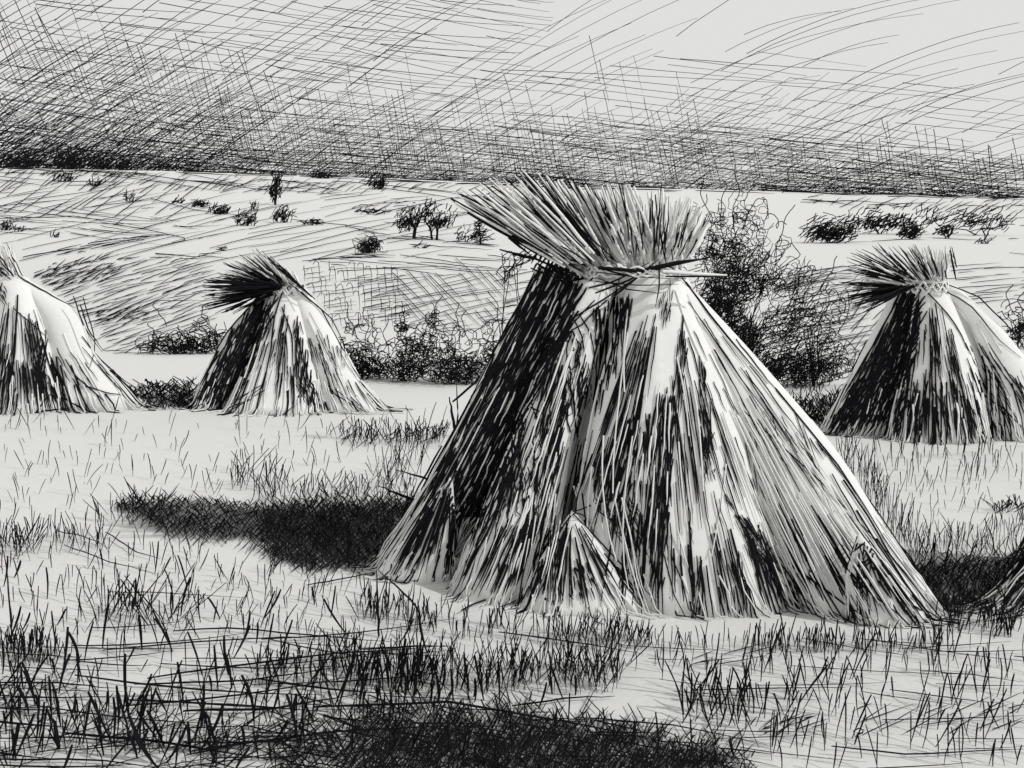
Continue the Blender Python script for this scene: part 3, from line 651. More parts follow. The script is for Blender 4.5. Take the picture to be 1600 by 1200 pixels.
k.free(E, fan([(890, 424), (960, 415)], [(698, 318), (735, 292), (800, 268), (850, 262)], 22, (.05, 1.02), (.6, .95), (3.5, 6), .04), 4.1, .14, 0, taper=.7)
k.free(E, fan([(890, 424), (960, 415)], [(698, 318), (735, 292), (800, 268), (850, 262)], 16, (.1, 1.03), (.5, .9), (2.2, 3.8), .03), 4.06, .12, 1)
k.head(E)
k.band(992, 424, 78, .24, 4.5, 6, [([(935, 418), (1000, 424), (1060, 412), (1110, 402)], 6, 1), ([(1010, 420), (1060, 409), (1105, 404)], 5, 1), ([(1035, 424), (1090, 428), (1136, 430)], 7, 0), ([(1040, 432), (1090, 432), (1136, 432)], 3, 1),
       ([(935, 418), (975, 430), (1020, 424)], 3, 1), ([(920, 450), (960, 440), (1015, 410)], 3, 1), ([(930, 458), (990, 435), (1030, 405)], 3.4, 1), ([(935, 435), (980, 452), (1030, 458)], 2.4, 1), ([(960, 462), (1000, 430), (1020, 415)], 4, 1),
       ([(890, 500), (940, 470), (1000, 430)], 3, 1), ([(1030, 408), (1030, 450), (1024, 480)], 2.6, 1), ([(930, 425), (985, 432), (1060, 436)], 2, 1), ([(930, 440), (1000, 446), (1060, 444)], 2, 1)])

# ---- the smaller stooks
def small(label, neck, Y, sheaves, darks, fans, tufts, lines, bandspec):
    t = Stook(label, neck, Y)
    for key, rows, y0, y1, th in sheaves: t.sheaf(key, rows, y0, y1, th, 20, loose=14)
    t.done_shape()
    for key, poly, ang, sp, L, w in darks: t.ink(key, hatch(poly, ang, sp * .74, L * 1.6, (w[0] * .62, w[1] * .66), 0, 5, .1, k=7, ej=.16))  # dark straw draws in the shaded sides and gaps
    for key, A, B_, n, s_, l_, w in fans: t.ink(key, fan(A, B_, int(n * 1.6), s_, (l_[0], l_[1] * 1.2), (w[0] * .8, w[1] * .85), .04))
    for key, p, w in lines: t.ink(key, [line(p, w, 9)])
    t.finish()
    E = Geo()
    for A, B_, n, l_, w, m, dy in tufts: t.free(E, fan(A, B_, n, (0, 1.08), (l_[0] * .8, l_[1]), (w[0] * .85, w[1] * .85), .06), Y + dy, .16, m, taper=.7)
    t.head(E)
    cx, cy, hw, dep, w = bandspec
    t.band(cx, cy, hw, dep, w, 4)

small('pale grain stook at middle distance, its dark ears drooping left, beside the left shrubs', (440, 452), 9.6, [
    ('back', [(415, 455, 470, 455), (370, 550, 520, 550), (340, 628, 545, 628)], 9.8, 10.0, .6),
    ('left', [(402, 462, 432, 462), (335, 552, 395, 556), (300, 634, 370, 638)], 9.7, 9.45, .8),
    ('centre', [(425, 448, 468, 448), (395, 550, 490, 556), (355, 640, 510, 642)], 9.6, 9.25, .6),
    ('right', [(445, 440, 480, 452), (485, 540, 540, 550), (500, 600, 565, 598), (505, 641, 608, 643)], 9.6, 9.3, .6)],
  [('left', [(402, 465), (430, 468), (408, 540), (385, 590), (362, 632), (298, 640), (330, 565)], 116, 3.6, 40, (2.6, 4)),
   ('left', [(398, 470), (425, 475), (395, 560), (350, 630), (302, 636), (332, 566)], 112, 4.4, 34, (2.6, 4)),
   ('centre', [(459, 500), (468, 515), (482, 560), (490, 605), (500, 635), (480, 620), (455, 610), (460, 560)], 90, 3.4, 34, (2.4, 3.6)),
   ('centre', [(457, 595), (490, 600), (515, 645), (495, 645), (470, 620)], 65, 4.5, 30, (2, 3)),
   ('centre', [(345, 635), (400, 605), (405, 615), (360, 645)], 150, 4, 40, (1.8, 2.8)),
   ('right', [(505, 530), (545, 545), (545, 575), (515, 560)], 82, 7, 26, (1.8, 2.6)),
   ('right', [(510, 600), (560, 630), (575, 650), (535, 632)], 40, 5, 40, (1.8, 2.8))],
  [('centre', [(430, 455), (455, 455)], [(350, 640), (440, 645)], 22, (.1, 1), (.1, .4), (1.6, 2.6)),
   ('centre', [(440, 455), (460, 455)], [(440, 645), (510, 645)], 8, (.2, 1), (.1, .3), (1.6, 2.6)),
   ('right', [(460, 455), (478, 455)], [(500, 642), (610, 650)], 16, (.3, 1), (.08, .25), (1.5, 2.2)),
   ('left', [(405, 465), (432, 466)], [(300, 640), (372, 642)], 50, (0, 1.03), (.1, .3), (2, 3))],
  [([(430, 452), (470, 446)], [(335, 470), (360, 410), (400, 392), (460, 425)], 110, (.6, 1), (3, 5.5), 0, 0),
   ([(436, 452), (446, 446)], [(322, 484), (328, 462), (322, 442), (345, 428)], 90, (.4, 1), (2, 3.4), 1, -.15),
   ([(436, 450), (448, 445)], [(335, 426), (360, 404), (400, 398)], 26, (.4, 1), (1.8, 3), 1, -.15),
   ([(485, 462), (500, 475)], [(395, 388), (430, 405)], 18, (.5, 1), (1.6, 2.4), 1, -.15),
   ([(420, 455), (440, 455)], [(340, 487), (365, 490), (380, 480)], 16, (.5, 1), (2.4, 3.6), 1, -.12)],
  [('right', [(450, 440), (500, 480), (535, 545), (560, 590), (612, 655)], 2), ('right', [(470, 455), (520, 500), (545, 555)], 2), ('centre', [(445, 448), (430, 490), (418, 580), (402, 640)], 2.6),
   ('centre', [(440, 480), (456, 520), (460, 600)], 2.2), ('right', [(560, 595), (590, 625), (605, 640)], 2), ('centre', [(420, 655), (440, 650), (465, 630)], 1.8), ('left', [(405, 462), (345, 530), (322, 590), (298, 640)], 2.6)],
  (450, 452, 24, .15, 4))

small('pale grain stook cut off by the left edge of the view', (15, 435), 9.7, [
    ('back', [(-10, 440, 40, 440), (-60, 550, 90, 550), (-110, 626, 130, 626)], 9.9, 10.0, .6),
    ('left', [(-25, 440, 10, 440), (-80, 550, -10, 550), (-130, 636, -20, 638)], 9.75, 9.5, .7),
    ('centre', [(0, 432, 45, 434), (-10, 540, 80, 540), (-40, 638, 105, 640)], 9.6, 9.3, .6),
    ('right', [(25, 430, 50, 440), (60, 490, 125, 486), (85, 560, 150, 555), (95, 636, 212, 622)], 9.65, 9.4, .6)],
  [('centre', [(0, 452), (10, 448), (10, 468), (0, 474)], 70, 4, 20, (2, 3)),
   ('centre', [(52, 545), (72, 530), (72, 600), (55, 620)], 96, 3.4, 40, (2, 3.2)),
   ('centre', [(75, 560), (98, 590), (112, 630), (85, 625)], 72, 4, 36, (2.2, 3.4)),
   ('centre', [(0, 560), (20, 570), (25, 640), (0, 640)], 104, 5, 46, (1.8, 2.8)),
   ('left', [(-20, 450), (0, 450), (-20, 600), (-90, 630)], 108, 4, 40, (2.2, 3.4))],
  [('centre', [(15, 440), (40, 440)], [(-30, 640), (110, 645)], 26, (.15, 1.02), (.15, .45), (1.5, 2.4)),
   ('centre', [(15, 440), (40, 440)], [(10, 640), (110, 645)], 26, (.6, 1.04), (.15, .35), (1.7, 2.6)),
   ('right', [(30, 440), (50, 445)], [(100, 640), (210, 625)], 8, (.5, 1), (.1, .35), (1.5, 2.2))],
  [([(0, 440), (30, 435)], [(-40, 400), (-10, 380), (20, 385)], 60, (.7, 1), (3, 5), 0, 0),
   ([(5, 440), (38, 436)], [(-50, 420), (-15, 380), (12, 382)], 14, (.4, 1), (1.7, 2.6), 1, -.15),
   ([(-20, 448), (-4, 446)], [(-90, 470), (-60, 430)], 24, (.5, 1), (2.4, 3.6), 1, -.12)],
  [('right', [(28, 430), (75, 458), (118, 482)], 2.2), ('right', [(115, 462), (130, 510), (160, 550)], 2), ('right', [(125, 475), (140, 520), (162, 548)], 2.2), ('right', [(128, 525), (160, 565), (195, 595), (225, 612)], 2),
   ('centre', [(20, 482), (55, 510), (75, 530)], 1.8), ('centre', [(28, 460), (24, 540), (10, 640)], 2.8), ('centre', [(46, 490), (48, 550), (52, 590)], 2.2), ('right', [(115, 585), (150, 615), (170, 632)], 2.4),
   ('right', [(130, 603), (170, 614), (200, 618)], 2), ('centre', [(55, 645), (85, 640), (115, 637)], 2.4), ('right', [(100, 622), (125, 637), (155, 647)], 2.8), ('centre', [(55, 645), (70, 625), (85, 610)], 2.4), ('right', [(130, 465), (150, 540), (140, 575)], 1.8)],
  (18, 442, 22, .15, 4))

small('pale grain stook with a shaded left side, between the dense shrub and the right edge', (1440, 445), 7.8, [
    ('back', [(1415, 448, 1475, 448), (1370, 560, 1560, 560), (1330, 668, 1620, 668)], 8.0, 8.2, .6),
    ('left', [(1398, 450, 1438, 452), (1350, 545, 1425, 555), (1288, 672, 1405, 676)], 7.9, 7.95, .7),
    ('centre', [(1428, 440, 1475, 442), (1415, 555, 1520, 555), (1385, 684, 1545, 688)], 7.8, 7.65, .55),
    ('right', [(1455, 438, 1495, 448), (1515, 500, 1562, 510), (1545, 580, 1618, 580), (1545, 686, 1668, 684)], 7.85, 7.68, .5)],
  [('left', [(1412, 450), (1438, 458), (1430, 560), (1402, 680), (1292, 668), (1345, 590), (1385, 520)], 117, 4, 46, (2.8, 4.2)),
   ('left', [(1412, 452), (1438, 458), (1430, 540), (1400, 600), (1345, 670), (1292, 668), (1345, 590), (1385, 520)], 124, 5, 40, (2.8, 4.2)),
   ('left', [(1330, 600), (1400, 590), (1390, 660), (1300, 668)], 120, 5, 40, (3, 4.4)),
   ('centre', [(1420, 620), (1445, 600), (1442, 685), (1415, 685)], 95, 4.4, 34, (2.6, 4)),
   ('centre', [(1452, 480), (1466, 500), (1470, 600), (1460, 560)], 86, 4.4, 40, (2.2, 3.4)),
   ('centre', [(1484, 545), (1494, 560), (1500, 650), (1490, 640)], 86, 4.2, 36, (2.2, 3.4)),
   ('right', [(1582, 590), (1600, 600), (1625, 660), (1600, 650)], 66, 7, 40, (2, 3.2)),
   ('right', [(1540, 620), (1560, 610), (1590, 690), (1560, 690)], 70, 5, 36, (2.2, 3.4))],
  [('centre', [(1436, 448), (1470, 448)], [(1385, 690), (1470, 695), (1548, 695)], 46, (.12, 1.03), (.1, .35), (1.6, 2.6)),
   ('centre', [(1436, 448), (1470, 448)], [(1385, 690), (1470, 695), (1548, 695)], 34, (.65, 1.05), (.1, .3), (2, 3.2)),
   ('right', [(1465, 448), (1490, 452)], [(1550, 692), (1660, 690)], 20, (.35, 1.03), (.1, .3), (1.5, 2.4)),
   ('left', [(1405, 452), (1438, 456)], [(1290, 670), (1408, 685)], 70, (0, 1.05), (.1, .35), (2, 3.2))],
  [([(1415, 448), (1475, 442)], [(1340, 450), (1370, 390), (1430, 386), (1490, 396)], 120, (.7, 1), (3, 5.5), 0, 0),
   ([(1410, 446), (1436, 444)], [(1318, 441), (1322, 468), (1345, 490)], 44, (.4, 1), (2.2, 3.8), 1, -.2),
   ([(1412, 442), (1440, 440)], [(1320, 425), (1330, 400), (1345, 388)], 26, (.4, 1), (1.8, 3), 1, -.2),
   ([(1425, 442), (1470, 438)], [(1360, 382), (1410, 388), (1450, 384)], 22, (.5, 1), (1.7, 2.8), 1, -.2),
   ([(1470, 440), (1500, 436)], [(1468, 385), (1490, 388)], 9, (.5, 1), (1.7, 2.6), 1, -.2)],
  [('right', [(1475, 442), (1530, 465), (1580, 515), (1640, 600)], 2.2), ('right', [(1460, 445), (1520, 480), (1560, 530), (1595, 560)], 2), ('centre', [(1438, 445), (1490, 500), (1530, 580)], 2.2),
   ('right', [(1535, 615), (1570, 640), (1600, 670)], 2.8), ('left', [(1410, 450), (1370, 530), (1330, 595), (1290, 668)], 2.6), ('centre', [(1455, 600), (1480, 650), (1488, 690)], 2)],
  (1448, 446, 30, .15, 4.5))

small('dark sided grain stook reaching in at the lower right edge', (1850, 440), 4.0, [
    ('left', [(1800, 450, 1860, 450), (1712, 690, 1805, 690), (1630, 850, 1770, 870), (1540, 945, 1725, 952)], 4.1, 3.78, .55),
    ('centre', [(1820, 440, 1900, 440), (1760, 690, 1960, 690), (1700, 950, 2020, 950)], 4.0, 3.8, .5),
    ('right', [(1870, 440, 1910, 440), (1940, 690, 2040, 690), (2000, 930, 2150, 930)], 4.0, 3.9, .5)],
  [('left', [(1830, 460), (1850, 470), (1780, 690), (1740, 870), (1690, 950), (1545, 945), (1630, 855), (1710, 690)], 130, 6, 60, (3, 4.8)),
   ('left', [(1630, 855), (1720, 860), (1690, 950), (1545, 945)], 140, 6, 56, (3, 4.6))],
  [('left', [(1800, 450), (1850, 450)], [(1540, 950), (1720, 965)], 70, (.4, 1.03), (.08, .25), (2.4, 4)),
   ('centre', [(1830, 450), (1890, 450)], [(1720, 960), (2010, 960)], 80, (.1, 1), (.1, .35), (2, 3.4))],
  [([(1810, 440), (1910, 440)], [(1680, 330), (1780, 290), (1950, 310)], 120, (.6, 1), (3, 6), 0, 0),
   ([(1810, 440), (1910, 440)], [(1680, 330), (1780, 290), (1950, 310)], 80, (.5, 1), (2, 4), 1, -.1)],
  [], (1855, 440, 55, .2, 6))

# ------------------------------------------------------------------ shrubs, hedges, trees
def curl(c, size, loops, k, drift):
    a0 = rng.uniform(0, 6.28); th = a0 + np.linspace(0, loops * 6.28, k) * rng.choice([-1, 1])
    ax = rng.normal(0, 1, 3); ax[1] *= .5; ax /= np.linalg.norm(ax)
    n = np.array([rng.normal(0, .5), -1, rng.normal(0, .5)]); n /= np.linalg.norm(n)
    e1 = np.cross(n, [0, 0, 1]); e1 /= np.linalg.norm(e1); e2 = np.cross(n, e1)
    r = size * rng.uniform(.7, 1.2, k)[:, None] * .5
    t = np.linspace(-.5, .5, k)[:, None]
    return c + r * (np.cos(th)[:, None] * e1 + np.sin(th)[:, None] * e2 * .8) + ax * t * drift
def crown(G, blobs, Y, n, style='curl', size=9, w=(1.2, 2), low=.0, m=0, ang=-45):
    n = int(n * (.5 if style == 'curl' else .72)); w = (w[0] * .9, w[1] * .88)
    """blobs: (px,py,rx,ry) ellipsoids in photo pixels, depth like their width"""
    A = np.array([b[2] * b[3] for b in blobs], float); A /= A.sum(); u = Y / F
    for _ in range(n):
        b = blobs[rng.choice(len(blobs), p=A)]
        d = rng.normal(0, 1, 3); d /= np.linalg.norm(d); d *= rng.random() ** .4
        if low and rng.random() < low: d[2] = -abs(d[2])
        c = at(b[0], b[1], Y) + np.array([d[0] * b[2], d[1] * min(b[2], b[3] * 1.3), d[2] * b[3]]) * u
        s = size * u * rng.uniform(.6, 1.4)
        if style == 'curl':
            P = curl(c, s, rng.uniform(.7, 1.8), 12, s * rng.uniform(.5, 2.2))
        else:
            a = math.radians(ang + rng.normal(0, 22)); v = np.array([math.cos(a), rng.normal(0, .4), -math.sin(a)])
            P = c + np.linspace(-.6, .6, 4)[:, None] * v * s + rng.normal(0, s * .06, (4, 3))
        G.tube(P, np.full(len(P), rng.uniform(*w) * u / 2), m)
def shoot(G, pts, Y, w=1.8, amp=3):
    p = along(pts, np.linspace(0, 1, 14)); p[:, 0] += amp * np.sin(np.linspace(0, rng.uniform(9, 16), 14) + rng.random() * 6) * np.linspace(.3, 1, 14)
    YY = Y + np.linspace(0, rng.normal(0, 6) * Y / F, 14)
    G.tube(at(p[:, 0], p[:, 1], YY), np.full(14, w * Y / F / 2))
def shrub(name, label, cat, foot, blobs, n, style='curl', size=9, w=(1.2, 2), low=.3, shoots=(), group=None, dense=(), Y=None, ang=-45, stems=3, hat=()):
    if Y is None: Y = float(ground_Y(foot[0], foot[1])[0])
    P = at(foot[0], foot[1], Y); gz_ = float(zfun(P[0], Y))
    root = empty(name, (P[0], P[1], gz_), label, cat, group)
    G = Geo(); crown(G, blobs, Y, n, style, size, w, low, 0, ang)
    for bl, nn, sz, ww in dense: crown(G, bl, Y, nn, style, sz, ww, .2, 0, ang)
    for bl, nn, sz, ww in hat: crown(G, bl, Y, nn, 'dash', sz, ww, .2, 0, -52)
    for p in shoots: shoot(G, p, Y)
    G.build('foliage', [M_FAR], root, sides=3)
    G = Geo(); top = blobs[0]
    for _ in range(stems):
        a = np.array([P[0], P[1], gz_ - .02 * Y / 10]); b = at(top[0] + rng.normal(0, .45) * top[2], top[1] + .3 * top[3], Y + rng.normal(0, .3) * top[2] * Y / F)
        pp = a + (b - a) * np.linspace(0, 1, 5)[:, None]; pp[1:-1] += rng.normal(0, .04, (3, 3)) * np.linalg.norm(b - a)
        G.tube(pp, np.linspace(2.6, 1.2, 5) * Y / F / 2)
    G.build('stem', [M_FAR], root, sides=5)
    return root

g1 = 'shrubs along the far edge of the field'
shrub('shrub', 'low tangled shrub left of the middle stook with curling shoots', 'shrub', (270, 553), [(285, 532, 58, 20), (250, 540, 50, 12), (322, 520, 30, 24)], 150, size=18, w=(1.4, 2.2), low=.4,
      shoots=[[(250, 535), (238, 515), (232, 505)], [(262, 510), (250, 490), (240, 480), (245, 468)], [(330, 510), (318, 498), (314, 485), (320, 478)]], group=g1, dense=[([(300, 542, 42, 9)], 90, 10, (1.6, 2.4))])
shrub('shrub', 'dark shrub against the right side of the middle stook', 'shrub', (565, 592), [(562, 545, 36, 44), (580, 572, 40, 20)], 190, size=17, w=(1.3, 2.1), shoots=[[(560, 530), (545, 495), (540, 470)], [(585, 545), (588, 520), (580, 498)], [(570, 540), (575, 510), (566, 480)]], group=g1, hat=[([(572, 572, 38, 18)], 36, 18, (1.3, 2))], dense=[([(572, 576, 36, 15)], 46, 13, (1.5, 2.2))])
shrub('shrub', 'loose shrub with tall wiry spires in the middle of the thicket', 'shrub', (635, 596), [(632, 560, 50, 32), (645, 535, 40, 34)], 190, size=18, w=(1.3, 2), low=.5, shoots=[[(640, 560), (622, 520), (634, 495), (625, 470)], [(660, 560), (682, 500), (680, 478)], [(610, 560), (600, 520), (606, 495)], [(655, 540), (690, 462)]], group=g1, hat=[([(635, 575, 48, 18)], 34, 18, (1.3, 2))], dense=[([(632, 583, 48, 12)], 50, 13, (1.4, 2.1)), ([(630, 500, 8, 22)], 24, 14, (1.5, 2.2)), ([(676, 500, 9, 22)], 24, 14, (1.4, 2))])
shrub('shrub', 'rounded scribbly shrub in front of the hatched slope, left of the large stook', 'shrub', (705, 600), [(708, 555, 52, 40), (728, 578, 44, 22)], 230, size=18, w=(1.3, 2.1), low=.35, shoots=[[(705, 530), (715, 500), (714, 472)], [(735, 540), (722, 505), (726, 485)], [(740, 520), (768, 500), (778, 492)], [(780, 520), (778, 480), (765, 455)]], group=g1, hat=[([(710, 575, 50, 22)], 44, 20, (1.3, 2))], dense=[([(705, 586, 50, 13)], 56, 14, (1.4, 2.2))])
shrub('shrub', 'thin shrub half hidden behind the dark flank of the large stook', 'shrub', (768, 594), [(772, 540, 18, 42), (762, 572, 30, 20)], 100, size=16, w=(1.3, 2.1), shoots=[[(775, 560), (770, 520), (790, 500)], [(760, 540), (775, 500), (792, 505)]], group=g1)
shrub('shrub', 'wiry plant with hanging blade beside the neck of the large stook', 'shrub', (805, 590), [(800, 415, 14, 18), (815, 405, 16, 14)], 30, style='dash', size=22, w=(1.6, 2.6), shoots=[[(822, 590), (815, 480), (808, 430), (800, 392)], [(775, 430), (790, 405), (786, 395)], [(785, 447), (790, 420), (782, 400), (800, 392)]], group=g1, Y=7.0)
g2 = 'shrubs between the two right hand stooks'
shrub('shrub', 'tall loose shrub with twisting shoots rising beside the ears of the large stook', 'shrub', (1150, 602), [(1150, 390, 80, 64), (1110, 340, 28, 52), (1205, 415, 72, 55), (1165, 330, 52, 36)], 300, size=19, w=(1.3, 2), low=.4,
      shoots=[[(1105, 400), (1112, 340), (1095, 300), (1098, 272)], [(1130, 380), (1125, 330), (1135, 290), (1128, 280)], [(1150, 380), (1145, 320), (1155, 300), (1150, 258)], [(1160, 360), (1180, 310), (1200, 312), (1195, 345)], [(1210, 400), (1225, 350), (1240, 320)], [(1222, 302), (1235, 285), (1228, 270), (1252, 250)], [(1165, 310), (1180, 285), (1186, 272)]],
      group=g2, dense=[([(1160, 440, 70, 30)], 110, 15, (1.3, 2)), ([(1125, 390, 30, 34)], 50, 16, (1.4, 2.2))], hat=[([(1160, 400, 80, 55)], 150, 24, (1.1, 1.8)), ([(1140, 450, 60, 35)], 130, 20, (1.4, 2.2))], Y=11.5, stems=6)
shrub('shrub', 'dense dark shrub pressed against the right flank of the large stook', 'shrub', (1180, 598), [(1150, 500, 56, 60), (1190, 545, 50, 50), (1110, 470, 35, 35)], 170, size=16, w=(1.4, 2.2), low=.2, group=g2, dense=[([(1125, 475, 36, 34), (1160, 530, 34, 36), (1200, 580, 35, 20)], 260, 12, (1.4, 2.2))], hat=[([(1120, 470, 34, 34), (1155, 525, 36, 40), (1195, 575, 38, 26)], 420, 22, (1.4, 2.4))], Y=10.6, stems=5)
shrub('shrub', 'open sprawling shrub left of the shaded right stook', 'shrub', (1270, 604), [(1255, 485, 70, 70), (1262, 560, 74, 42)], 280, size=19, w=(1.2, 1.9), low=.5, group=g2, shoots=[[(1260, 480), (1290, 440), (1310, 400)], [(1290, 490), (1300, 450), (1318, 470)], [(1310, 520), (1330, 480), (1320, 450)], [(1250, 470), (1240, 430), (1262, 415)], [(1220, 420), (1250, 400), (1240, 380), (1215, 385)]], dense=[([(1262, 575, 68, 24)], 210, 13, (1.2, 1.9))], hat=[([(1250, 560, 76, 42)], 190, 26, (1.1, 1.8)), ([(1235, 480, 62, 64)], 150, 28, (1.1, 1.7))], Y=11.3, stems=5)
shrub('shrub', 'small wiry shrub behind the right stook at the right edge', 'shrub', (1592, 545), [(1590, 500, 22, 36), (1610, 520, 30, 24)], 110, size=14, w=(1.5, 2.3), shoots=[[(1585, 490), (1572, 465), (1580, 445)], [(1600, 500), (1592, 470), (1598, 455)]], group=g2)

g3 = 'scattered bushes on the far hillside'
def bush(label, x, y, rx, ry, n, size=9, w=(1.3, 2.1), ang=-55, style='dash', name='bush'):
    shrub(name, label, 'bush', (x, y + ry), [(x, y, rx, ry)], n, style, size, w, .35, group=g3, ang=ang, stems=2)
bush('small scratchy bush high on the far left field below the ridge', 100, 277, 17, 7, 46)
bush('low sparse bush below the ridge, second from the left edge', 148, 285, 16, 6, 26)
bush('tiny dark bush on the open far left slope', 204, 308, 14, 7, 22)
bush('feathery low bush at the upper end of the sloping hedge line', 280, 312, 13, 6, 24, ang=-40)
bush('pale feathery bush along the sloping hedge line', 312, 316, 18, 8, 52, ang=-40)
bush('denser feathery bush near the lower end of the sloping hedge line', 346, 326, 22, 9, 80, ang=-40)
bush('rounded dark bush ending the sloping hedge line', 386, 340, 20, 13, 90)
bush('spiky dark bush right of the slim upright tree foot', 444, 334, 20, 14, 90)
bush('flat dark bush on the field track right of the spiky bush', 488, 347, 18, 5, 46, ang=-15)
bush('little tuft left of the slim upright tree', 398, 322, 9, 7, 16, ang=-75)
bush('dark bush standing on the ridge line left of centre', 590, 283, 18, 13, 110)
bush('flat pale bush left of the round twin trees', 580, 328, 26, 7, 40, ang=-20)
bush('dark rounded bush on a short stem below the twin trees', 574, 384, 22, 12, 110, 12, style='curl')
bush('little dark tuft below and right of the round bush', 660, 384, 12, 4, 16, ang=-30)
bush('small bush under the ear tips of the large stook, right of the twin trees', 727, 364, 20, 14, 40)
bush('tiny tuft on the open slope above the middle stook', 347, 389, 10, 3, 12, ang=0)
bush('small dark tuft by the left edge above the left stook', 8, 350, 12, 10, 26)
bush('second small tuft near the left edge, right of the dark one', 28, 357, 12, 5, 14, ang=-30)
bush('scratchy small tuft alone on the left slope', 88, 366, 11, 5, 12)
bush('scratchy bush on the ridge line above the slim tree', 505, 274, 26, 5, 40, ang=-20)
bush('dark shrubby mass on the ridge at the far left edge', 30, 250, 40, 11, 90, 13, ang=-35)
bush('dark shrubby mass on the ridge, second from the left edge', 115, 246, 34, 17, 110, 13, ang=-50)
bush('thinner dark shrub on the ridge left of the open skyline', 165, 253, 24, 11, 52, 12, ang=-50)
bush('small spiky shrub on the ridge where the dark skyline ends', 193, 256, 12, 9, 40, 11, ang=-50)
g4 = 'hedge bushes on the right hillside'
def hbush(label, blobs, foot, n, size=13, w=(1.5, 2.3), ang=-35, dense=()):
    shrub('hedge_bush', label, 'bush', foot, blobs, n, 'dash', size, w, .3, group=g4, ang=ang, stems=3, dense=dense)
hbush('broad dark hedge bush nearest the tall shrub on the right hillside', [(1295, 352, 42, 20), (1280, 360, 30, 18)], (1295, 380), 170, dense=[([(1305, 368, 34, 13)], 130, 11, (1.8, 2.8))])
hbush('dark long hedge bush in the middle of the right hillside hedge', [(1395, 338, 72, 22), (1345, 350, 36, 16), (1470, 340, 30, 16)], (1375, 366), 190, dense=[([(1370, 348, 60, 10)], 100, 13, (1.6, 2.4))])
hbush('small very dark bush under the long hedge bush', [(1424, 362, 18, 11)], (1424, 374), 120, 11)
hbush('small grey bush between the very dark bush and the right hedge end', [(1480, 360, 14, 11)], (1480, 372), 60, 11)
hbush('loose hedge bush at the right end of the hillside hedge', [(1545, 345, 45, 22), (1510, 340, 24, 14)], (1540, 368), 130, ang=-30)
hbush('tiny tuft below the right end of the hillside hedge', [(1540, 375, 16, 6)], (1540, 381), 14, 13)

def tree(label, foot, blobs, n, trunks, size=12, w=(1.5, 2.3), style='dash', ang=-65, name='tree', dense=()):
    Y = float(ground_Y(foot[0], foot[1])[0]); P = at(foot[0], foot[1], Y); gz_ = float(zfun(P[0], Y))
    root = empty(name, (P[0], P[1], gz_), label, 'tree', 'small trees on the far hillside')
    G = Geo()
    for pts, w0 in trunks:
        p = along(pts, np.linspace(0, 1, 7)); YY = np.full(7, Y)
        PP = at(p[:, 0], p[:, 1], YY); PP[0, 2] = min(PP[0, 2], gz_) - .05
        G.tube(PP, np.linspace(w0, w0 * .5, 7) * Y / F / 2)
    G.build('trunk', [M_FAR], root, sides=6)
    G = Geo(); crown(G, blobs, Y, n, style, size, w, .15, 0, ang)
    for bl, nn, sz, ww in dense: crown(G, bl, Y, nn, style, sz, ww, .1, 0, ang)
    # outline loops at the crown's edge
    G.build('crown', [M_FAR], root, sides=3)
tree('left one of two touching round trees, dark leaning crown on one trunk', (646, 372), [(640, 340, 28, 19), (655, 335, 19, 19)], 100, [([(646, 373), (648, 355), (640, 340)], 4.5), ([(648, 360), (656, 345), (660, 335)], 2.6)], dense=[([(635, 348, 20, 9)], 46, 11, (1.8, 2.6))])
tree('right one of two touching round trees, wider crown on a forked trunk', (677, 375), [(685, 338, 31, 21), (668, 330, 19, 19)], 96, [([(675, 376), (673, 358), (662, 342)], 4), ([(682, 376), (684, 358), (694, 342)], 4), ([(684, 358), (676, 346), (672, 336)], 2.4)], ang=-50, dense=[([(685, 348, 26, 8)], 40, 11, (1.8, 2.6))])
tree('slim upright dark tree on the far left hillside', (430, 320), [(431, 290, 12, 16), (428, 300, 13, 12), (432, 280, 8, 6)], 100, [([(430, 321), (430, 305), (431, 285)], 4)], size=11, ang=-80)
tree('small pointed conifer right of the round twin trees', (753, 382), [(752, 372, 17, 8), (750, 360, 11, 10), (748, 347, 5, 8)], 90, [([(751, 383), (750, 365), (748, 342)], 3)], size=10, ang=-15, w=(1.4, 2))

# ------------------------------------------------------------------ single dry stalks
def stalk(label, foot, paths, name='dry_stalk'):
    Y = 1960 / (foot[1] - 430.); P = at(foot[0], foot[1], Y)
    G = Geo()
    for pts, w in paths:
        p = along(pts, np.linspace(0, 1, 9)); p[1:-1] += rng.normal(0, .5, (7, 2))
        YY = Y + np.linspace(0, rng.normal(0, .04), 9)
        V = at(p[:, 0], p[:, 1], YY); V[:, 2] = np.maximum(V[:, 2], .003)
        G.tube(V - [P[0], P[1], 0], rad(w, Y, 9, .6))
    o = G.build(name, [M_INK], sides=5); o.location = (P[0], P[1], 0)
    tag(o, label, 'stalk')
stalk('forked bent dark stalk standing against the left flank of the large stook', (712, 682), [([(712, 684), (716, 640), (713, 592)], 2.8), ([(712, 682), (706, 640), (702, 620)], 5), ([(707, 628), (740, 600), (772, 572)], 4)])
stalk('dark angled stalk arching at the left foot of the large stook', (655, 972), [([(655, 972), (655, 955), (640, 935), (590, 890)], 3.4)])
stalk('straight dark stalk under the left foot of the large stook', (592, 995), [([(592, 997), (590, 940), (588, 890)], 4.2)])
stalk('thin bent stalk between the two stalks at the stook foot', (640, 990), [([(640, 990), (645, 940), (648, 905)], 2.8)])
stalk('upper of two dark twigs poking out left of the large stook', (700, 772), [([(702, 768), (660, 745), (620, 735)], 4)])
stalk('lower of two dark twigs poking out left of the large stook', (668, 800), [([(668, 790), (630, 775), (592, 760)], 5)])
stalk('tall curved thin stalk at the left edge of the field', (18, 1006), [([(18, 1006), (14, 930), (8, 870), (0, 846)], 2.8)])
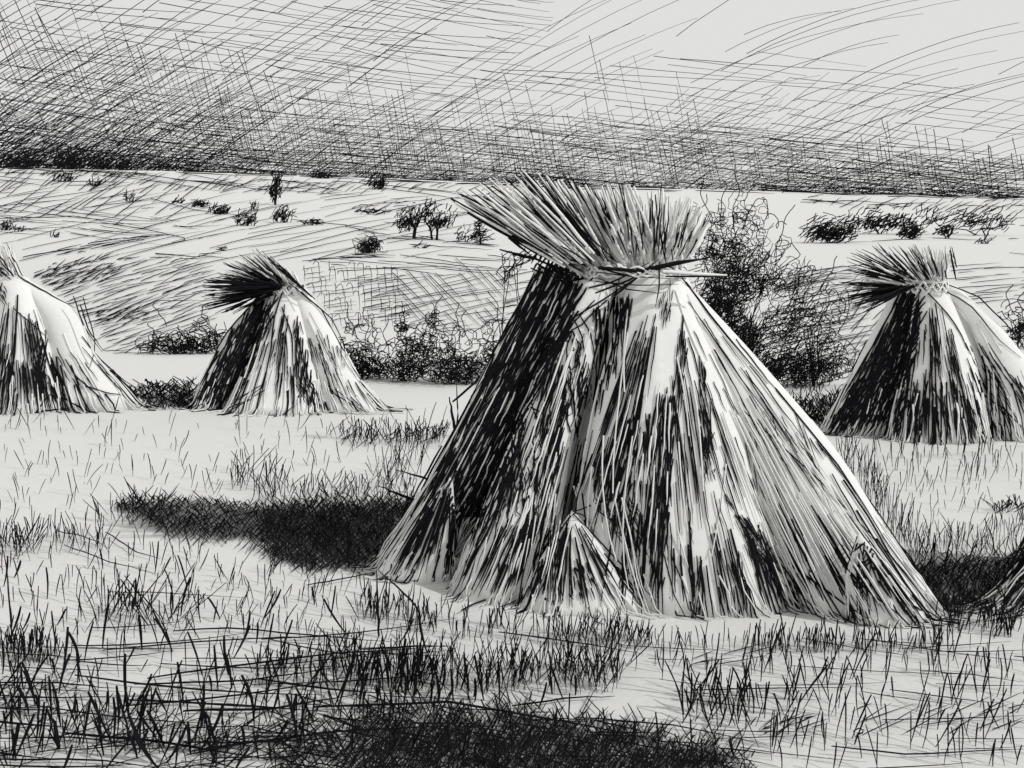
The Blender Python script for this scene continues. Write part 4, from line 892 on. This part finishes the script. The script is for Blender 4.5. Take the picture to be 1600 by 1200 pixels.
stalk('crossed thick dark stalks in the lower left foreground', (335, 1165), [([(338, 1168), (325, 1120), (300, 1080)], 5), ([(330, 1160), (318, 1110), (312, 1082)], 4)])
stalk('thick broken stalk leaning in the lower left corner', (92, 1172), [([(92, 1172), (86, 1130), (72, 1108)], 7), ([(45, 1152), (60, 1130), (75, 1108)], 3)])
stalk('bent stalk with a looped tip in the lower right foreground', (1335, 1165), [([(1335, 1166), (1340, 1148), (1352, 1142), (1344, 1136), (1334, 1142), (1337, 1160)], 2.6)])

# ------------------------------------------------------------------ light
SUN_EL, = (math.radians(38),)
sd = np.array([3.0, -1.35, 0]); sd /= np.linalg.norm(sd)
sv = Vector((sd[0] * math.cos(SUN_EL), sd[1] * math.cos(SUN_EL), math.sin(SUN_EL)))
L = bpy.data.lights.new('sun', 'SUN'); L.energy = 2.0; L.angle = math.radians(.6); L.color = (1, .992, .98)
lo = bpy.data.objects.new('sun', L); col.objects.link(lo); lo.rotation_euler = sv.to_track_quat('Z', 'Y').to_euler(); lo.location = (6, -3, 8)
w = bpy.data.worlds.new('World'); scene.world = w; w.use_nodes = True
nt = w.node_tree; bg = nt.nodes['Background']
st = nt.nodes.new('ShaderNodeTexSky'); st.sky_type = 'NISHITA'; st.sun_disc = False
st.sun_elevation = SUN_EL; st.sun_rotation = math.atan2(sv.x, sv.y); st.dust_density = 3
bw = nt.nodes.new('ShaderNodeRGBToBW')
ge = nt.nodes.new('ShaderNodeTexCoord'); sp = nt.nodes.new('ShaderNodeSeparateXYZ')
mr = nt.nodes.new('ShaderNodeMapRange'); mr.interpolation_type = 'SMOOTHSTEP'
mr.inputs['From Min'].default_value = .62; mr.inputs['From Max'].default_value = .95
mx = nt.nodes.new('ShaderNodeMix'); mx.data_type = 'FLOAT'; mx.inputs[2].default_value = 7.6   # bright even overcast, widened upward to flatten the shading
cc = nt.nodes.new('ShaderNodeCombineColor')
nt.links.new(st.outputs['Color'], bw.inputs['Color']); nt.links.new(ge.outputs['Generated'], sp.inputs[0]); nt.links.new(sp.outputs['Z'], mr.inputs['Value'])
nt.links.new(mr.outputs[0], mx.inputs[0]); nt.links.new(bw.outputs['Val'], mx.inputs[3])
for i, tint in enumerate((1.0, .995, .978)):
    tm = nt.nodes.new('ShaderNodeMath'); tm.operation = 'MULTIPLY'; tm.inputs[1].default_value = tint
    nt.links.new(mx.outputs[0], tm.inputs[0]); nt.links.new(tm.outputs[0], cc.inputs[i])
nt.links.new(cc.outputs['Color'], bg.inputs['Color']); bg.inputs['Strength'].default_value = .1

# ------------------------------------------------------------------ camera
cam = bpy.data.cameras.new('camera'); co = bpy.data.objects.new('camera', cam); col.objects.link(co)
co.location = (0, 0, CH); co.rotation_euler = (math.pi / 2, 0, 0)
cam.sensor_fit = 'HORIZONTAL'; cam.sensor_width = 36; cam.lens = F / 1600 * 36
cam.shift_y = -(600 - HY) / 1600; cam.clip_end = 6000; cam.clip_start = .05
scene.camera = co
vs = scene.view_settings; vs.view_transform = 'Standard'; vs.look = 'None'; vs.exposure = -.03; vs.gamma = 1
scene.cycles.max_bounces = 4
